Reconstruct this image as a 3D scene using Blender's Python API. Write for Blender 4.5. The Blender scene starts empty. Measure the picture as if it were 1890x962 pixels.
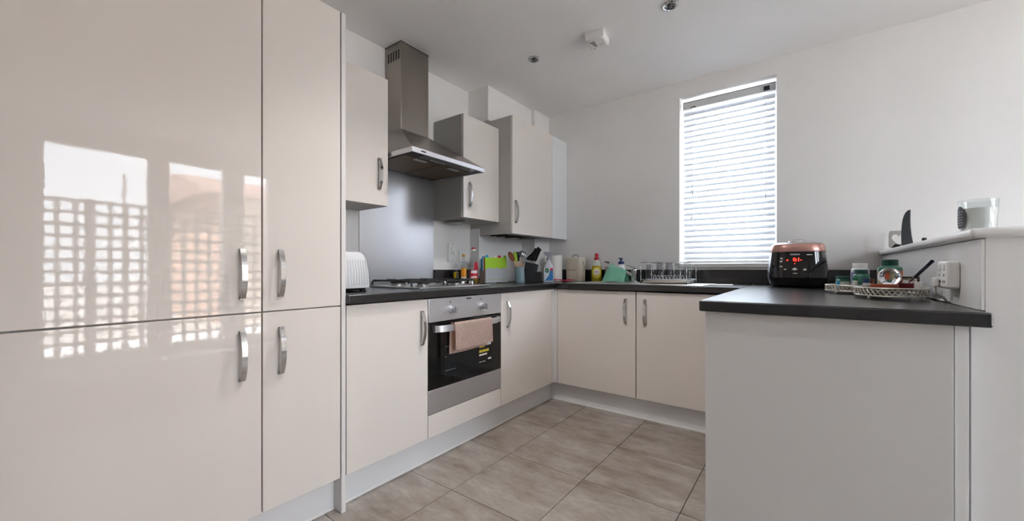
import bpy, bmesh, math, random
from mathutils import Vector, Matrix
random.seed(7)
PI = math.pi
S = bpy.context.scene
COL = S.collection

# ------------------------------------------------------------------ camera
cam_d = bpy.data.cameras.new('camera'); cam = bpy.data.objects.new('camera', cam_d); COL.objects.link(cam)
cam.location = (0, 0, 1.0178); cam.rotation_euler = (PI/2, 0, 0.6407)
cam_d.sensor_width = 36.0; cam_d.lens = 36.0*729.4/1890
cam_d.shift_y = 15.25/1890; cam_d.clip_start = 0.02; cam_d.clip_end = 200
S.camera = cam

# ------------------------------------------------------------------ world / light / exposure
W = bpy.data.worlds.new('sky'); S.world = W; W.use_nodes = True
wn = W.node_tree.nodes; wl = W.node_tree.links; wn.clear()
w_out = wn.new('ShaderNodeOutputWorld'); w_bg = wn.new('ShaderNodeBackground')
w_tc = wn.new('ShaderNodeTexCoord'); w_sp = wn.new('ShaderNodeSeparateXYZ'); w_cr = wn.new('ShaderNodeValToRGB')
wl.new(w_tc.outputs['Generated'], w_sp.inputs[0]); wl.new(w_sp.outputs['Z'], w_cr.inputs[0])
wl.new(w_cr.outputs[0], w_bg.inputs[0]); wl.new(w_bg.outputs[0], w_out.inputs[0])
e = w_cr.color_ramp.elements
e[0].position = 0.0; e[0].color = (0.87, 0.93, 1.0, 1); e[1].position = 0.8; e[1].color = (0.80, 0.88, 1.0, 1)
w_bg.inputs[1].default_value = 9.0

sun_d = bpy.data.lights.new('sun', 'SUN'); sun_d.energy = 80; sun_d.angle = 0.01; sun_d.color = (1.0, 0.98, 0.96)
sun = bpy.data.objects.new('sun', sun_d); COL.objects.link(sun)
sun.rotation_euler = Vector((0.2, 0.45, -0.87)).to_track_quat('-Z', 'Y').to_euler()

def portal(loc, rot, sx, sy):
    L = bpy.data.lights.new('window_portal', 'AREA'); L.shape = 'RECTANGLE'; L.size = sx; L.size_y = sy
    L.cycles.is_portal = True
    o = bpy.data.objects.new('window_portal', L); o.location = loc; o.rotation_euler = rot; COL.objects.link(o)
portal((2.87, 1.34, 1.17), (0, PI/2, 0), 2.2, 2.15)         # glazed doors on the right
portal((-0.4725, 3.38, 1.7), (-PI/2, 0, 0), 0.6, 1.25)      # kitchen window
S.view_settings.view_transform = 'Standard'; S.view_settings.look = 'None'
S.view_settings.exposure = 0.92; S.view_settings.gamma = 1.0; S.view_settings.use_curve_mapping = False
S.cycles.use_denoising = True
S.cycles.max_bounces = 14; S.cycles.diffuse_bounces = 8; S.cycles.glossy_bounces = 6
S.cycles.transmission_bounces = 10; S.cycles.transparent_max_bounces = 24
S.cycles.caustics_reflective = False; S.cycles.caustics_refractive = False

# ------------------------------------------------------------------ materials
def lin(c):
    c /= 255.0
    return c/12.92 if c <= 0.04045 else ((c+0.055)/1.055)**2.4
def C(r, g, b): return (lin(r), lin(g), lin(b), 1)

def mat(name, col, rough=0.5, metal=0.0, coat=0.0, ior=1.45, trans=0.0, alpha=1.0, emit=None, estr=0.0):
    m = bpy.data.materials.new(name); m.use_nodes = True
    p = m.node_tree.nodes['Principled BSDF']
    p.inputs['Base Color'].default_value = col; p.inputs['Roughness'].default_value = rough
    p.inputs['Metallic'].default_value = metal; p.inputs['IOR'].default_value = ior
    p.inputs['Coat Weight'].default_value = coat; p.inputs['Coat Roughness'].default_value = 0.03
    p.inputs['Transmission Weight'].default_value = trans; p.inputs['Alpha'].default_value = alpha
    if emit: p.inputs['Emission Color'].default_value = emit; p.inputs['Emission Strength'].default_value = estr
    return m
def nodes(m): return m.node_tree.nodes, m.node_tree.links, m.node_tree.nodes['Principled BSDF']
def noise(m, scale, detail=4, stretch=None, rough=0.5, coord='Object'):
    n, l, p = nodes(m)
    tc = n.new('ShaderNodeTexCoord'); t = n.new('ShaderNodeTexNoise')
    t.inputs['Scale'].default_value = scale; t.inputs['Detail'].default_value = detail; t.inputs['Roughness'].default_value = rough
    mp = n.new('ShaderNodeMapping'); l.new(tc.outputs[coord], mp.inputs[0]); l.new(mp.outputs[0], t.inputs['Vector'])
    if stretch: mp.inputs['Scale'].default_value = stretch
    return t, mp
def ramp(m, fac, stops):
    n, l, p = nodes(m); r = n.new('ShaderNodeValToRGB'); l.new(fac, r.inputs[0])
    el = r.color_ramp.elements
    while len(el) < len(stops): el.new(0.5)
    for q, (pos, c) in zip(el, stops): q.position = pos; q.color = c
    return r
def bump(m, h, strength, dist=0.01, coat=False):
    n, l, p = nodes(m); b = n.new('ShaderNodeBump'); b.inputs['Strength'].default_value = strength; b.inputs['Distance'].default_value = dist
    l.new(h, b.inputs['Height']); l.new(b.outputs[0], p.inputs['Normal'])
    if coat: l.new(b.outputs[0], p.inputs['Coat Normal'])
    return b

def emulsion(name, col):
    m = mat(name, col, 0.75); n, l, p = nodes(m)
    t, _ = noise(m, 3.0, 5); r = ramp(m, t.outputs['Fac'], [(0.3, tuple(c*0.97 for c in col[:3])+(1,)), (0.7, col)])
    l.new(r.outputs[0], p.inputs['Base Color'])
    t2, _ = noise(m, 220, 2); bump(m, t2.outputs['Fac'], 0.06, 0.002)
    return m
M = {}
M['wall'] = emulsion('wall_paint', C(234, 232, 231))
M['ceil'] = emulsion('ceiling_paint', C(246, 244, 243))
M['trim'] = mat('white_gloss_trim', C(232, 231, 230), 0.3)
M['panel'] = mat('white_melamine', C(216, 214, 212), 0.42)
M['plinth'] = mat('white_plinth', C(228, 229, 231), 0.35)

def gloss_door(name, col, wob):
    m = mat(name, col, 0.02, ior=1.45); n, l, p = nodes(m)
    t, _ = noise(m, 80, 2); bump(m, t.outputs['Fac'], wob, 0.002)
    return m
M['door'] = gloss_door('cream_gloss_door', C(219, 212, 206), 0.014)
M['carcass'] = mat('carcass_board', C(196, 194, 191), 0.45)
M['carcass_dark'] = mat('carcass_grey', C(182, 179, 175), 0.45)
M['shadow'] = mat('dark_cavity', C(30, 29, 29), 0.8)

def brushed(name, col, rough, stretch, amt=0.12, metal=1.0):
    m = mat(name, col, rough, metal); n, l, p = nodes(m)
    t, _ = noise(m, 40, 4, stretch)
    mr = n.new('ShaderNodeMapRange'); mr.inputs['To Min'].default_value = rough-amt; mr.inputs['To Max'].default_value = rough+amt
    l.new(t.outputs['Fac'], mr.inputs['Value']); l.new(mr.outputs[0], p.inputs['Roughness'])
    bump(m, t.outputs['Fac'], 0.006, 0.001)
    return m
M['steel'] = brushed('brushed_steel', C(186, 183, 182), 0.34, (1, 1, 14))
M['steel_splash'] = brushed('brushed_splash_steel', C(206, 206, 210), 0.30, (1, 1, 20), 0.015)
M['steel_hood'] = brushed('hood_steel', C(160, 152, 144), 0.30, (1, 1, 12), 0.03)
M['steel_oven'] = brushed('oven_steel', C(214, 214, 218), 0.42, (1, 1, 12), 0.03)
M['sink'] = brushed('sink_steel', C(215, 213, 210), 0.42, (1, 12, 1), 0.02)
M['chrome'] = mat('chrome', C(205, 205, 206), 0.12, 1.0)
M['nickel'] = mat('satin_handle', C(206, 205, 204), 0.14, 1.0)
M['black'] = mat('black_plastic', C(24, 24, 26), 0.35)
M['black_gloss'] = mat('black_gloss', C(10, 10, 12), 0.06, coat=0.5)
M['iron'] = mat('cast_iron', C(18, 18, 19), 0.5)
M['white'] = mat('white_plastic', C(236, 235, 233), 0.35)
M['grey_mark'] = mat('grey_marking', C(120, 120, 122), 0.5)
M['dark_mark'] = mat('dark_marking', C(45, 45, 48), 0.5)

m = mat('worktop_laminate', C(46, 44, 44), 0.3, ior=1.66); n, l, p = nodes(m)
t, _ = noise(m, 9, 8, None, 0.65)
r = ramp(m, t.outputs['Fac'], [(0.3, C(25, 24, 25)), (0.55, C(29, 28, 29)), (0.75, C(34, 33, 33))]); l.new(r.outputs[0], p.inputs['Base Color'])
t2, _ = noise(m, 14, 5); mr = n.new('ShaderNodeMapRange'); mr.inputs['To Min'].default_value = 0.24; mr.inputs['To Max'].default_value = 0.28
l.new(t2.outputs['Fac'], mr.inputs['Value']); l.new(mr.outputs[0], p.inputs['Roughness'])
t3, _ = noise(m, 300, 2); bump(m, t3.outputs['Fac'], 0.015, 0.001)
M['worktop'] = m

m = mat('stone_tile', C(140, 130, 120), 0.38); n, l, p = nodes(m)
oi = n.new('ShaderNodeObjectInfo')
t, mp = noise(m, 3.6, 10, (0.8, 1.9, 1), 0.66, 'Object')
ad = n.new('ShaderNodeVectorMath'); ad.operation = 'SCALE'; ad.inputs[3].default_value = 37.0
cx = n.new('ShaderNodeCombineXYZ'); l.new(oi.outputs['Random'], cx.inputs[0]); l.new(oi.outputs['Random'], cx.inputs[1])
l.new(cx.outputs[0], ad.inputs[0]); l.new(ad.outputs[0], mp.inputs['Location'])
r = ramp(m, t.outputs['Fac'], [(0.30, C(106, 94, 84)), (0.44, C(140, 129, 120)), (0.57, C(156, 148, 141)), (0.74, C(186, 178, 171))])
t2, mp2 = noise(m, 26, 6, (1, 2.5, 1), 0.6)
l.new(ad.outputs[0], mp2.inputs['Location'])
mx = n.new('ShaderNodeMix'); mx.data_type = 'RGBA'; mx.blend_type = 'OVERLAY'; mx.inputs['Factor'].default_value = 0.38
l.new(r.outputs[0], mx.inputs['A']); l.new(t2.outputs['Color'], mx.inputs['B'])
bw = n.new('ShaderNodeRGBToBW'); l.new(t2.outputs['Color'], bw.inputs[0]); l.new(bw.outputs[0], mx.inputs['B'])
l.new(mx.outputs['Result'], p.inputs['Base Color']); bump(m, t2.outputs['Fac'], 0.06, 0.004)
M['tile'] = m
M['grout'] = mat('grout', C(72, 66, 62), 0.9)
m = mat('brown_carpet', C(166, 156, 147), 0.95); t, _ = noise(m, 180, 3); bump(m, t.outputs['Fac'], 0.5, 0.01); M['carpet'] = m

def clear(name, tint, gl=1.0):
    m = bpy.data.materials.new(name); m.use_nodes = True; n = m.node_tree.nodes; l = m.node_tree.links; n.clear()
    o = n.new('ShaderNodeOutputMaterial'); mx = n.new('ShaderNodeMixShader'); tr = n.new('ShaderNodeBsdfTransparent'); g = n.new('ShaderNodeBsdfGlossy')
    lw = n.new('ShaderNodeLayerWeight'); lw.inputs[0].default_value = 0.5
    pw = n.new('ShaderNodeMath'); pw.operation = 'POWER'; pw.inputs[1].default_value = 4.0; l.new(lw.outputs['Facing'], pw.inputs[0])
    f = n.new('ShaderNodeMath'); f.operation = 'MULTIPLY_ADD'; f.inputs[1].default_value = 0.5; f.inputs[2].default_value = 0.035; l.new(pw.outputs[0], f.inputs[0])
    tr.inputs[0].default_value = tint; g.inputs['Roughness'].default_value = 0.02
    ml = n.new('ShaderNodeMath'); ml.operation = 'MULTIPLY'; ml.inputs[1].default_value = gl
    l.new(f.outputs[0], ml.inputs[0]); l.new(ml.outputs[0], mx.inputs[0]); l.new(tr.outputs[0], mx.inputs[1]); l.new(g.outputs[0], mx.inputs[2]); l.new(mx.outputs[0], o.inputs[0])
    return m
M['pane'] = clear('window_glass', (0.97, 0.98, 0.98, 1))
M['glass'] = clear('clear_glass', (0.93, 0.95, 0.95, 1), 1.3)
M['smoke_glass'] = clear('grey_glass', (0.84, 0.84, 0.86, 1), 1.2)
M['ball'] = mat('crystal', (0.97, 0.97, 1, 1), 0.0, trans=1.0, ior=1.47)
m = mat('blind_slat', C(226, 228, 232), 0.4); n, l, p = nodes(m)
M['slat'] = m
# translucent-backed vinyl: a thin sheet that lets a little daylight through
tl = n.new('ShaderNodeBsdfTranslucent'); tl.inputs[0].default_value = (0.86, 0.9, 0.95, 1)
mxs = n.new('ShaderNodeMixShader'); mxs.inputs[0].default_value = 0.12
l.new(p.outputs[0], mxs.inputs[1]); l.new(tl.outputs[0], mxs.inputs[2]); l.new(mxs.outputs[0], n['Material Output'].inputs[0])

def plain(name, rgb, rough=0.45, **k):
    if name not in M: M[name] = mat(name, C(*rgb), rough, **k)
    return M[name]

# ------------------------------------------------------------------ mesh helpers
def nb(): return bmesh.new()
def box(bm, x0, x1, y0, y1, z0, z1, bev=0.0, seg=2):
    vs = [bm.verts.new((x, y, z)) for x in (x0, x1) for y in (y0, y1) for z in (z0, z1)]
    idx = [(0, 1, 3, 2), (4, 6, 7, 5), (0, 4, 5, 1), (2, 3, 7, 6), (0, 2, 6, 4), (1, 5, 7, 3)]
    fs = [bm.faces.new([vs[i] for i in f]) for f in idx]
    if bev > 0:
        ed = list({ed for f in fs for ed in f.edges})
        bmesh.ops.bevel(bm, geom=ed, offset=bev, segments=seg, affect='EDGES', profile=0.5)
    return bm
def prism(bm, poly, z0, z1, bev=0.0, axis='z', seg=2):
    """extrude a 2-D outline; axis z: (x,y) outline, y: (x,z), x: (y,z)"""
    def P(a, b, c): return (a, b, c) if axis == 'z' else ((a, c, b) if axis == 'y' else (c, a, b))
    lo = [bm.verts.new(P(a, b, z0)) for a, b in poly]; hi = [bm.verts.new(P(a, b, z1)) for a, b in poly]
    n = len(poly); fs = [bm.faces.new(lo[::-1]), bm.faces.new(hi)]
    for i in range(n): fs.append(bm.faces.new((lo[i], lo[(i+1) % n], hi[(i+1) % n], hi[i])))
    bmesh.ops.recalc_face_normals(bm, faces=fs)
    if bev > 0:
        ed = list({ed for f in fs for ed in f.edges})
        bmesh.ops.bevel(bm, geom=ed, offset=bev, segments=seg, affect='EDGES', profile=0.5)
    return bm
def loft(bm, rings, cap=True, closed=True):
    R = [[bm.verts.new(v) for v in r] for r in rings]; n = len(R[0]); fs = []
    for a, b in zip(R, R[1:]):
        for i in range(n if closed else n-1):
            fs.append(bm.faces.new((a[i], a[(i+1) % n], b[(i+1) % n], b[i])))
    if cap: fs.append(bm.faces.new(R[0][::-1])); fs.append(bm.faces.new(R[-1]))
    bmesh.ops.recalc_face_normals(bm, faces=fs)
    return bm
def lathe(bm, prof, c=(0, 0, 0), seg=24, cap=True):
    return loft(bm, [[(c[0]+r*math.cos(2*PI*i/seg), c[1]+r*math.sin(2*PI*i/seg), c[2]+z) for i in range(seg)] for r, z in prof], cap)
def sell(bm, prof, n=2.6, c=(0, 0, 0), seg=40, cap=True):
    """stack of super-ellipses: (rx, ry, z)"""
    rings = []
    for rx, ry, z in prof:
        ring = []
        for i in range(seg):
            a = 2*PI*i/seg; ca, sa = math.cos(a), math.sin(a)
            ring.append((c[0]+rx*math.copysign(abs(ca)**(2/n), ca), c[1]+ry*math.copysign(abs(sa)**(2/n), sa), c[2]+z))
        rings.append(ring)
    return loft(bm, rings, cap)
def tube(bm, pts, r, seg=8, closed=False, flat=None):
    pts = [Vector(q) for q in pts]; n = len(pts); rings = []; prev = None
    for i, q in enumerate(pts):
        a = pts[(i-1) % n] if (closed or i > 0) else q; b = pts[(i+1) % n] if (closed or i < n-1) else q
        d = (b-a).normalized()
        if prev is None:
            up = Vector((0, 0, 1)) if abs(d.z) < 0.9 else Vector((1, 0, 0))
            u = d.cross(up).normalized()
        else:
            u = (prev - d*prev.dot(d)).normalized()
        prev = u; v = d.cross(u); rr = r[i] if isinstance(r, (list, tuple)) else r
        rings.append([q + u*rr*math.cos(2*PI*k/seg) + v*rr*math.sin(2*PI*k/seg)*(flat or 1) for k in range(seg)])
    if closed:
        R = [[bm.verts.new(v) for v in r_] for r_ in rings]
        for a, b in zip(R, R[1:]+R[:1]):
            for i in range(seg): bm.faces.new((a[i], a[(i+1) % seg], b[(i+1) % seg], b[i]))
        return bm
    return loft(bm, rings)
def sphere(bm, c, r, seg=20, rings=12, sc=(1, 1, 1)):
    prof = [(max(1e-5, r*math.sin(PI*i/rings)), -r*math.cos(PI*i/rings)) for i in range(rings+1)]
    return loft(bm, [[(c[0]+rr*sc[0]*math.cos(2*PI*k/seg), c[1]+rr*sc[1]*math.sin(2*PI*k/seg), c[2]+z*sc[2]) for k in range(seg)] for rr, z in prof])
def sheet(bm, fn, nu, nv, th=0.0):
    g = [[bm.verts.new(fn(i/nu, j/nv)) for j in range(nv+1)] for i in range(nu+1)]
    fs = [bm.faces.new((g[i][j], g[i+1][j], g[i+1][j+1], g[i][j+1])) for i in range(nu) for j in range(nv)]
    if th: bmesh.ops.solidify(bm, geom=fs, thickness=th)
    return bm

def worldloc(p):
    v = Vector((0, 0, 0))
    while p: v += p.location; p = p.parent
    return v
def part(name, bm, m, parent, world=False, label=None, sharp=35, kind=None):
    if world:
        bmesh.ops.translate(bm, verts=bm.verts, vec=-worldloc(parent))
    me = bpy.data.meshes.new(name); bm.to_mesh(me); bm.free()
    for q in me.polygons: q.use_smooth = True
    me.set_sharp_from_angle(angle=math.radians(sharp))
    for q in me.polygons:                                        # flat faces stay optically flat
        if max(abs(c) for c in q.normal) > 0.9995: q.use_smooth = False
    me.materials.append(m if not isinstance(m, str) else M[m])
    o = bpy.data.objects.new(name, me); COL.objects.link(o)
    if parent: o.parent = parent
    if label: o['label'] = label
    if kind: o['kind'] = kind
    return o
def tag(o, label, cat, group=None):
    o['label'] = label; o['category'] = cat
    if group: o['group'] = group
    return o
def thing(name, label, cat, loc=(0, 0, 0), rz=0.0, group=None):
    o = bpy.data.objects.new(name, None); COL.objects.link(o); o.empty_display_size = 0.05
    o.location = loc; o.rotation_euler = (0, 0, rz)
    return tag(o, label, cat, group)
def solo(name, bm, m, label, cat, loc=(0, 0, 0), rz=0.0, group=None, sharp=35):
    o = part(name, bm, m, None, sharp=sharp); o.location = loc; o.rotation_euler = (0, 0, rz)
    return tag(o, label, cat, group)
def struct(name, bm, m, parent=None):
    o = part(name, bm, m, parent)
    if not parent: o['kind'] = 'structure'
    return o
def text_bm(body, size, org, right, up, ext=0.0003, align='CENTER', wrap=None, bold=0.0):
    cu = bpy.data.curves.new('lettering', 'FONT'); cu.body = body; cu.size = size; cu.align_x = align; cu.align_y = 'CENTER'
    cu.resolution_u = 3; cu.offset = bold
    to = bpy.data.objects.new('lettering', cu); COL.objects.link(to)
    dg = bpy.context.evaluated_depsgraph_get(); me = bpy.data.meshes.new_from_object(to.evaluated_get(dg))
    bm = bmesh.new(); bm.from_mesh(me)
    rt, u = Vector(right), Vector(up); nrm = rt.cross(u)
    for v in bm.verts:
        x, y = v.co.x, v.co.y
        v.co = wrap(x, y) if wrap else Vector(org)+rt*x+u*y+nrm*ext
    bpy.data.objects.remove(to); bpy.data.curves.remove(cu); bpy.data.meshes.remove(me)
    return bm
def face_cam(x, y): return math.atan2(-x, y)

# ------------------------------------------------------------------ key dimensions (metres, camera over the origin)
XL, XW, YB, YW, ZC = -1.549, -2.21, 2.617, 3.23, 2.455      # front of left run, left wall, front of back run, back wall, ceiling
WT, WB = 0.908, 0.870                                        # worktop top / underside
XR, YR = 2.70, -2.60                                         # right wall, rear wall
OX0, OX1, OZ0, OZ1 = -0.790, -0.164, 1.057, 2.341            # kitchen window opening

# ------------------------------------------------------------------ setting
fl = struct('floor', box(nb(), XW, XR, YR, YW, -0.12, -0.006), 'grout')
tile_me = None
for i in range(-1, 6):
    for j in range(-3, 5):
        x0 = -1.309+0.443*(i-1); y0 = 1.292+0.443*(j-1); x1 = x0+0.443; y1 = y0+0.443
        x0, x1, y0, y1 = max(x0, -1.64), min(x1, 0.53), max(y0, -0.45), min(y1, 2.70)
        if x1-x0 < 0.03 or y1-y0 < 0.03: continue
        if x0 > 0.46: continue
        cxx, cyy = (x0+x1)/2, (y0+y1)/2
        b = box(nb(), (x0-x1)/2+0.0013, (x1-x0)/2-0.0013, (y0-y1)/2+0.0013, (y1-y0)/2-0.0013, -0.012, 0, 0.0008, 1)
        o = part('tile', b, 'tile', fl); o.location = (cxx, cyy, 0)
struct('floor_carpet', box(nb(), 0.533, XR, YR, 1.564, -0.006, 0.004), 'carpet')
struct('ceiling', box(nb(), XW-0.15, XR+0.2, YR-0.2, YW+0.2, ZC, ZC+0.1), 'ceil')
struct('wall_left', box(nb(), XW-0.12, XW, YR, YW, -0.1, ZC), 'wall')
b = nb()
box(b, XW-0.12, OX0, YW, YW+0.2, -0.1, ZC); box(b, OX1, XR+0.2, YW, YW+0.2, -0.1, ZC)
box(b, OX0, OX1, YW, YW+0.2, OZ1, ZC); box(b, OX0, OX1, YW, YW+0.2, -0.1, OZ0-0.03)
struct('wall_back', b, 'wall')
GY0, GY1, GZ1 = 0.26, 2.42, 2.33       # glazed doors on the right
b = nb()
box(b, XR, XR+0.2, YR-0.2, GY0, -0.1, ZC); box(b, XR, XR+0.2, GY1, YW, -0.1, ZC); box(b, XR, XR+0.2, GY0, GY1, GZ1, ZC)
struct('wall_right', b, 'wall')
struct('wall_rear', box(nb(), XW-0.12, XR, YR-0.2, YR, -0.1, ZC), 'wall')
# half wall beside the peninsula, its rounded sill and its paler kitchen-side panel
struct('wall_partition', prism(box(nb(), 0.374, 0.52, 1.565, YW, 0, 1.098), [(0.349, 1.565), (0.3741, 1.565), (0.3741, 1.62), (0.349, 1.62)], 0, 0.8692), 'wall')
b = nb(); box(b, 0.366, 0.374, 1.5655, YW, 0.9085, 1.096, 0.001); struct('trim_1', b, 'trim')
b = nb(); box(b, 0.345, 0.545, 1.553, YW-0.002, 1.098, 1.125, 0.011, 4); struct('trim_2', b, 'trim')
b = nb(); box(b, XR-0.014, XR, YR, GY0-0.02, 0.0042, 0.1, 0.003); struct('baseboard_right', b, 'trim')
# kitchen window: frame, pane, reveal board
win = struct('window_1', nb(), 'white'); bb = nb()
for q in ((OX0, OX0+0.06, OZ0, OZ1), (OX1-0.06, OX1, OZ0, OZ1), (OX0+0.06, OX1-0.06, OZ0, OZ0+0.06), (OX0+0.06, OX1-0.06, OZ1-0.06, OZ1)):
    box(bb, q[0], q[1], YW+0.12, YW+0.18, q[2], q[3], 0.004)
part('window_frame', bb, 'white', win)
part('window_pane', box(nb(), OX0+0.061, OX1-0.061, YW+0.145, YW+0.155, OZ0+0.061, OZ1-0.061), 'pane', win)
part('window_sill', box(nb(), OX0-0.0, OX1+0.0, YW-0.012, YW+0.12, OZ0-0.03, OZ0, 0.004), 'trim', win)
# glazed doors on the right (seen mirrored in the tall gloss doors)
gd = struct('door_1', nb(), 'white')
FX0, FX1 = XR+0.06, XR+0.12
ys = [(GY0, 0.355), (1.095, 1.285), (1.80, 2.035), (2.31, GY1)]
for a, c in ys: part('door_stile', box(nb(), FX0, FX1, a, c, 0.0, GZ1, 0.004), 'white', gd)
part('door_rail', box(nb(), FX0+0.001, FX1-0.001, GY0, GY1, GZ1-0.085, GZ1-0.001, 0.004), 'white', gd)
part('door_rail', box(nb(), FX0+0.001, FX1-0.001, GY0, GY1, 0.001, 0.14, 0.004), 'white', gd)
for (a, c), (d, f_) in zip(ys, ys[1:]):
    part('door_pane', box(nb(), XR+0.085, XR+0.095, c+0.001, d-0.001, 0.141, GZ1-0.086), 'pane', gd)
# pipe boxing above and below the boiler cupboard
b = nb(); box(b, XW, -2.0, 2.368, 2.975, 2.185, ZC); struct('trim_3', b, 'wall')
b = nb(); box(b, XW, -1.968, 2.98, YW, WT+0.001, ZC); struct('trim_4', b, 'wall')
b = nb(); box(b, XW, -2.11, 2.386, 2.98, WT+0.001, 1.34); struct('trim_5', b, 'wall')

# outside: terrace, trellis, houses, ground
struct('ground', box(nb(), XR+2.3, 60, -40, 60, -0.4, -0.3), plain('pale_ground', (140, 136, 132), 0.9))
struct('terrace', box(nb(), XR+0.2, XR+2.3, -2, 5, -0.4, -0.02), plain('paving', (232, 230, 229), 0.8))
tr = thing('trellis_screen', 'grey square lattice screen on the terrace beyond the glazed doors, mirrored in tall doors', 'trellis', (3.62, 1.8, -0.02))
for k in range(28):
    y = -0.2+0.14*k
    part('slat', box(nb(), 3.60, 3.612, y-0.023, y+0.023, -0.02, 1.82), plain('trellis_wood', (82, 77, 73), 0.7), tr, True)
for k in range(14):
    z = 0.02+0.137*k
    part('slat', box(nb(), 3.613, 3.625, -0.25, 3.65, z-0.021, z+0.021), M['trellis_wood'], tr, True)
for y in (0.75, 2.2): part('post', box(nb(), 3.63, 3.70, y-0.035, y+0.035, -0.02, 1.85), M['trellis_wood'], tr, True)
part('pole', tube(nb(), [(3.66, 1.05, -0.02), (3.66, 1.05, 2.2)], 0.018), M['trellis_wood'], tr, True)
m = mat('red_brick', C(176, 116, 84), 0.8); n, l, p = nodes(m)
br = n.new('ShaderNodeTexBrick'); br.inputs['Color1'].default_value = C(158, 112, 88); br.inputs['Color2'].default_value = C(138, 94, 72); br.inputs['Mortar'].default_value = C(196, 178, 160)
br.inputs['Scale'].default_value = 4.0; tc = n.new('ShaderNodeTexCoord'); mp = n.new('ShaderNodeMapping'); mp.inputs['Rotation'].default_value = (PI/2, 0, PI/2)
l.new(tc.outputs['Object'], mp.inputs[0]); l.new(mp.outputs[0], br.inputs[0]); l.new(br.outputs[0], p.inputs['Base Color'])
M['brick'] = m
hs = thing('brick_house', 'orange brick house with low eaves beyond the terrace, mirrored in tall doors', 'house', (10.0, 8.0, -0.3))
part('house_wall', box(nb(), 8.0, 12.0, 3.35, 13.0, -0.3, 2.75), 'brick', hs, True)
part('roof', prism(nb(), [(7.6, 2.75), (12.4, 2.75), (10.0, 3.5)], 2.95, 13.3, axis='y'), plain('roof_tile', (120, 92, 80), 0.8), hs, True)

# ------------------------------------------------------------------ handles, doors, cabinets
def handle_bm(cx, cy, cz, face, L=0.172):
    """bowed strip handle; face 'x' -> proud towards +x, 'y' -> towards -y"""
    bm = nb(); rings = []; N = 14; w = 0.0085
    for i in range(N+1):
        s = -1+2*i/N; z = s*L/2; o = 0.008+0.022*(1-abs(s)**2.4); t = 0.006
        if abs(s) > 0.999: o = 0.0095
        for_ = []
        for (du, dv) in ((-w, o-t), (w, o-t), (w, o), (-w, o)):
            for_.append((cx+dv, cy+du, cz+z) if face == 'x' else (cx+du, cy-dv, cz+z))
        rings.append(for_)
    loft(bm, rings)
    for s in (-1, 1):
        z = cz+s*(L/2-0.007)
        if face == 'x': box(bm, cx+0.0003, cx+0.010, cy-w, cy+w, z-0.007, z+0.007)
        else: box(bm, cx-w, cx+w, cy-0.010, cy-0.0003, z-0.007, z+0.007)
    return bm
def door_x(root, y0, y1, z0, z1, hy=None, hz=None, x=XL, name='door', m='door'):
    d = part(name, box(nb(), x-0.019, x, y0+0.0018, y1-0.0018, z0, z1, 0.0012, 2), m, root, True)
    if hy is not None: part('handle', handle_bm(x, hy, hz, 'x'), 'nickel', d, True)
    return d

t = thing('tall_cabinet', 'wide tall cream gloss cabinet at the left edge, mirroring a window', 'cabinet', (-1.87, 0.29, 0))
part('carcass', box(nb(), XW+0.003, XL-0.021, -0.006, 0.5935, 0.15, 2.083), 'carcass', t, True)
door_x(t, -0.006, 0.5935, 0.866, 2.083, 0.531, 1.0); door_x(t, -0.006, 0.5935, 0.150, 0.861, 0.531, 0.72)
t = thing('tall_cabinet', 'narrow tall cream gloss cabinet between the wide tall one and the white end panel', 'cabinet', (-1.87, 0.74, 0))
part('carcass', box(nb(), XW+0.003, XL-0.021, 0.5945, 0.889, 0.15, 2.083), 'carcass', t, True)
door_x(t, 0.5945, 0.889, 0.866, 2.083, 0.654, 1.001); door_x(t, 0.5945, 0.889, 0.150, 0.861, 0.656, 0.72)
solo('end_panel', box(nb(), XW+0.003, XL, 0.8925, 0.9115, 0.0, 2.085, 0.001), 'panel', 'tall white end panel standing on the floor at the end of the tall cabinets', 'panel')
def plinth(x0, x1, y0, y1, label, lip):
    t = thing('plinth', label, 'plinth', ((x0+x1)/2, (y0+y1)/2, 0))
    part('board', box(nb(), x0, x1, y0, y1, 0.001, 0.1485), 'plinth', t, True)
    part('seal', box(nb(), *lip, 0.0005, 0.012, 0.001), 'white', t, True)
plinth(-1.623, -1.606, -0.006, 0.892, 'white plinth under the tall cabinets', (-1.6055, -1.602, -0.006, 0.892))
plinth(-1.623, -1.606, 0.9125, 2.668, 'white plinth below the oven and its base cabinets', (-1.6055, -1.602, 0.9125, 2.664))
plinth(-1.622, -0.24, 2.670, 2.687, 'white plinth below the two sink cabinet doors', (-1.60, -0.24, 2.6655, 2.6695))

BT = 0.8625
t = thing('base_cabinet', 'cream gloss base cabinet left of the oven, under the toaster', 'cabinet', (-1.87, 1.13, 0))
part('carcass', box(nb(), XW+0.003, XL-0.021, 0.9135, 1.3595, 0.15, BT), 'carcass', t, True)
door_x(t, 0.9135, 1.3605, 0.150, BT, 1.318, 0.72)
t = thing('base_cabinet', 'cream gloss base cabinet between the oven and the inner corner', 'cabinet', (-1.87, 2.27, 0))
part('carcass', box(nb(), XW+0.003, XL-0.021, 1.9615, 2.578, 0.15, BT), 'carcass', t, True)
door_x(t, 1.9605, 2.578, 0.150, BT, 2.025, 0.724)
t = thing('oven_housing', 'cream base unit with plain drawer front below the built-in oven', 'cabinet', (-1.87, 1.66, 0))
part('carcass', box(nb(), XW+0.003, XL-0.021, 1.361, 1.960, 0.15, 0.262), 'carcass', t, True)
door_x(t, 1.3605, 1.9605, 0.150, 0.265, name='drawer_front')
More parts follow.
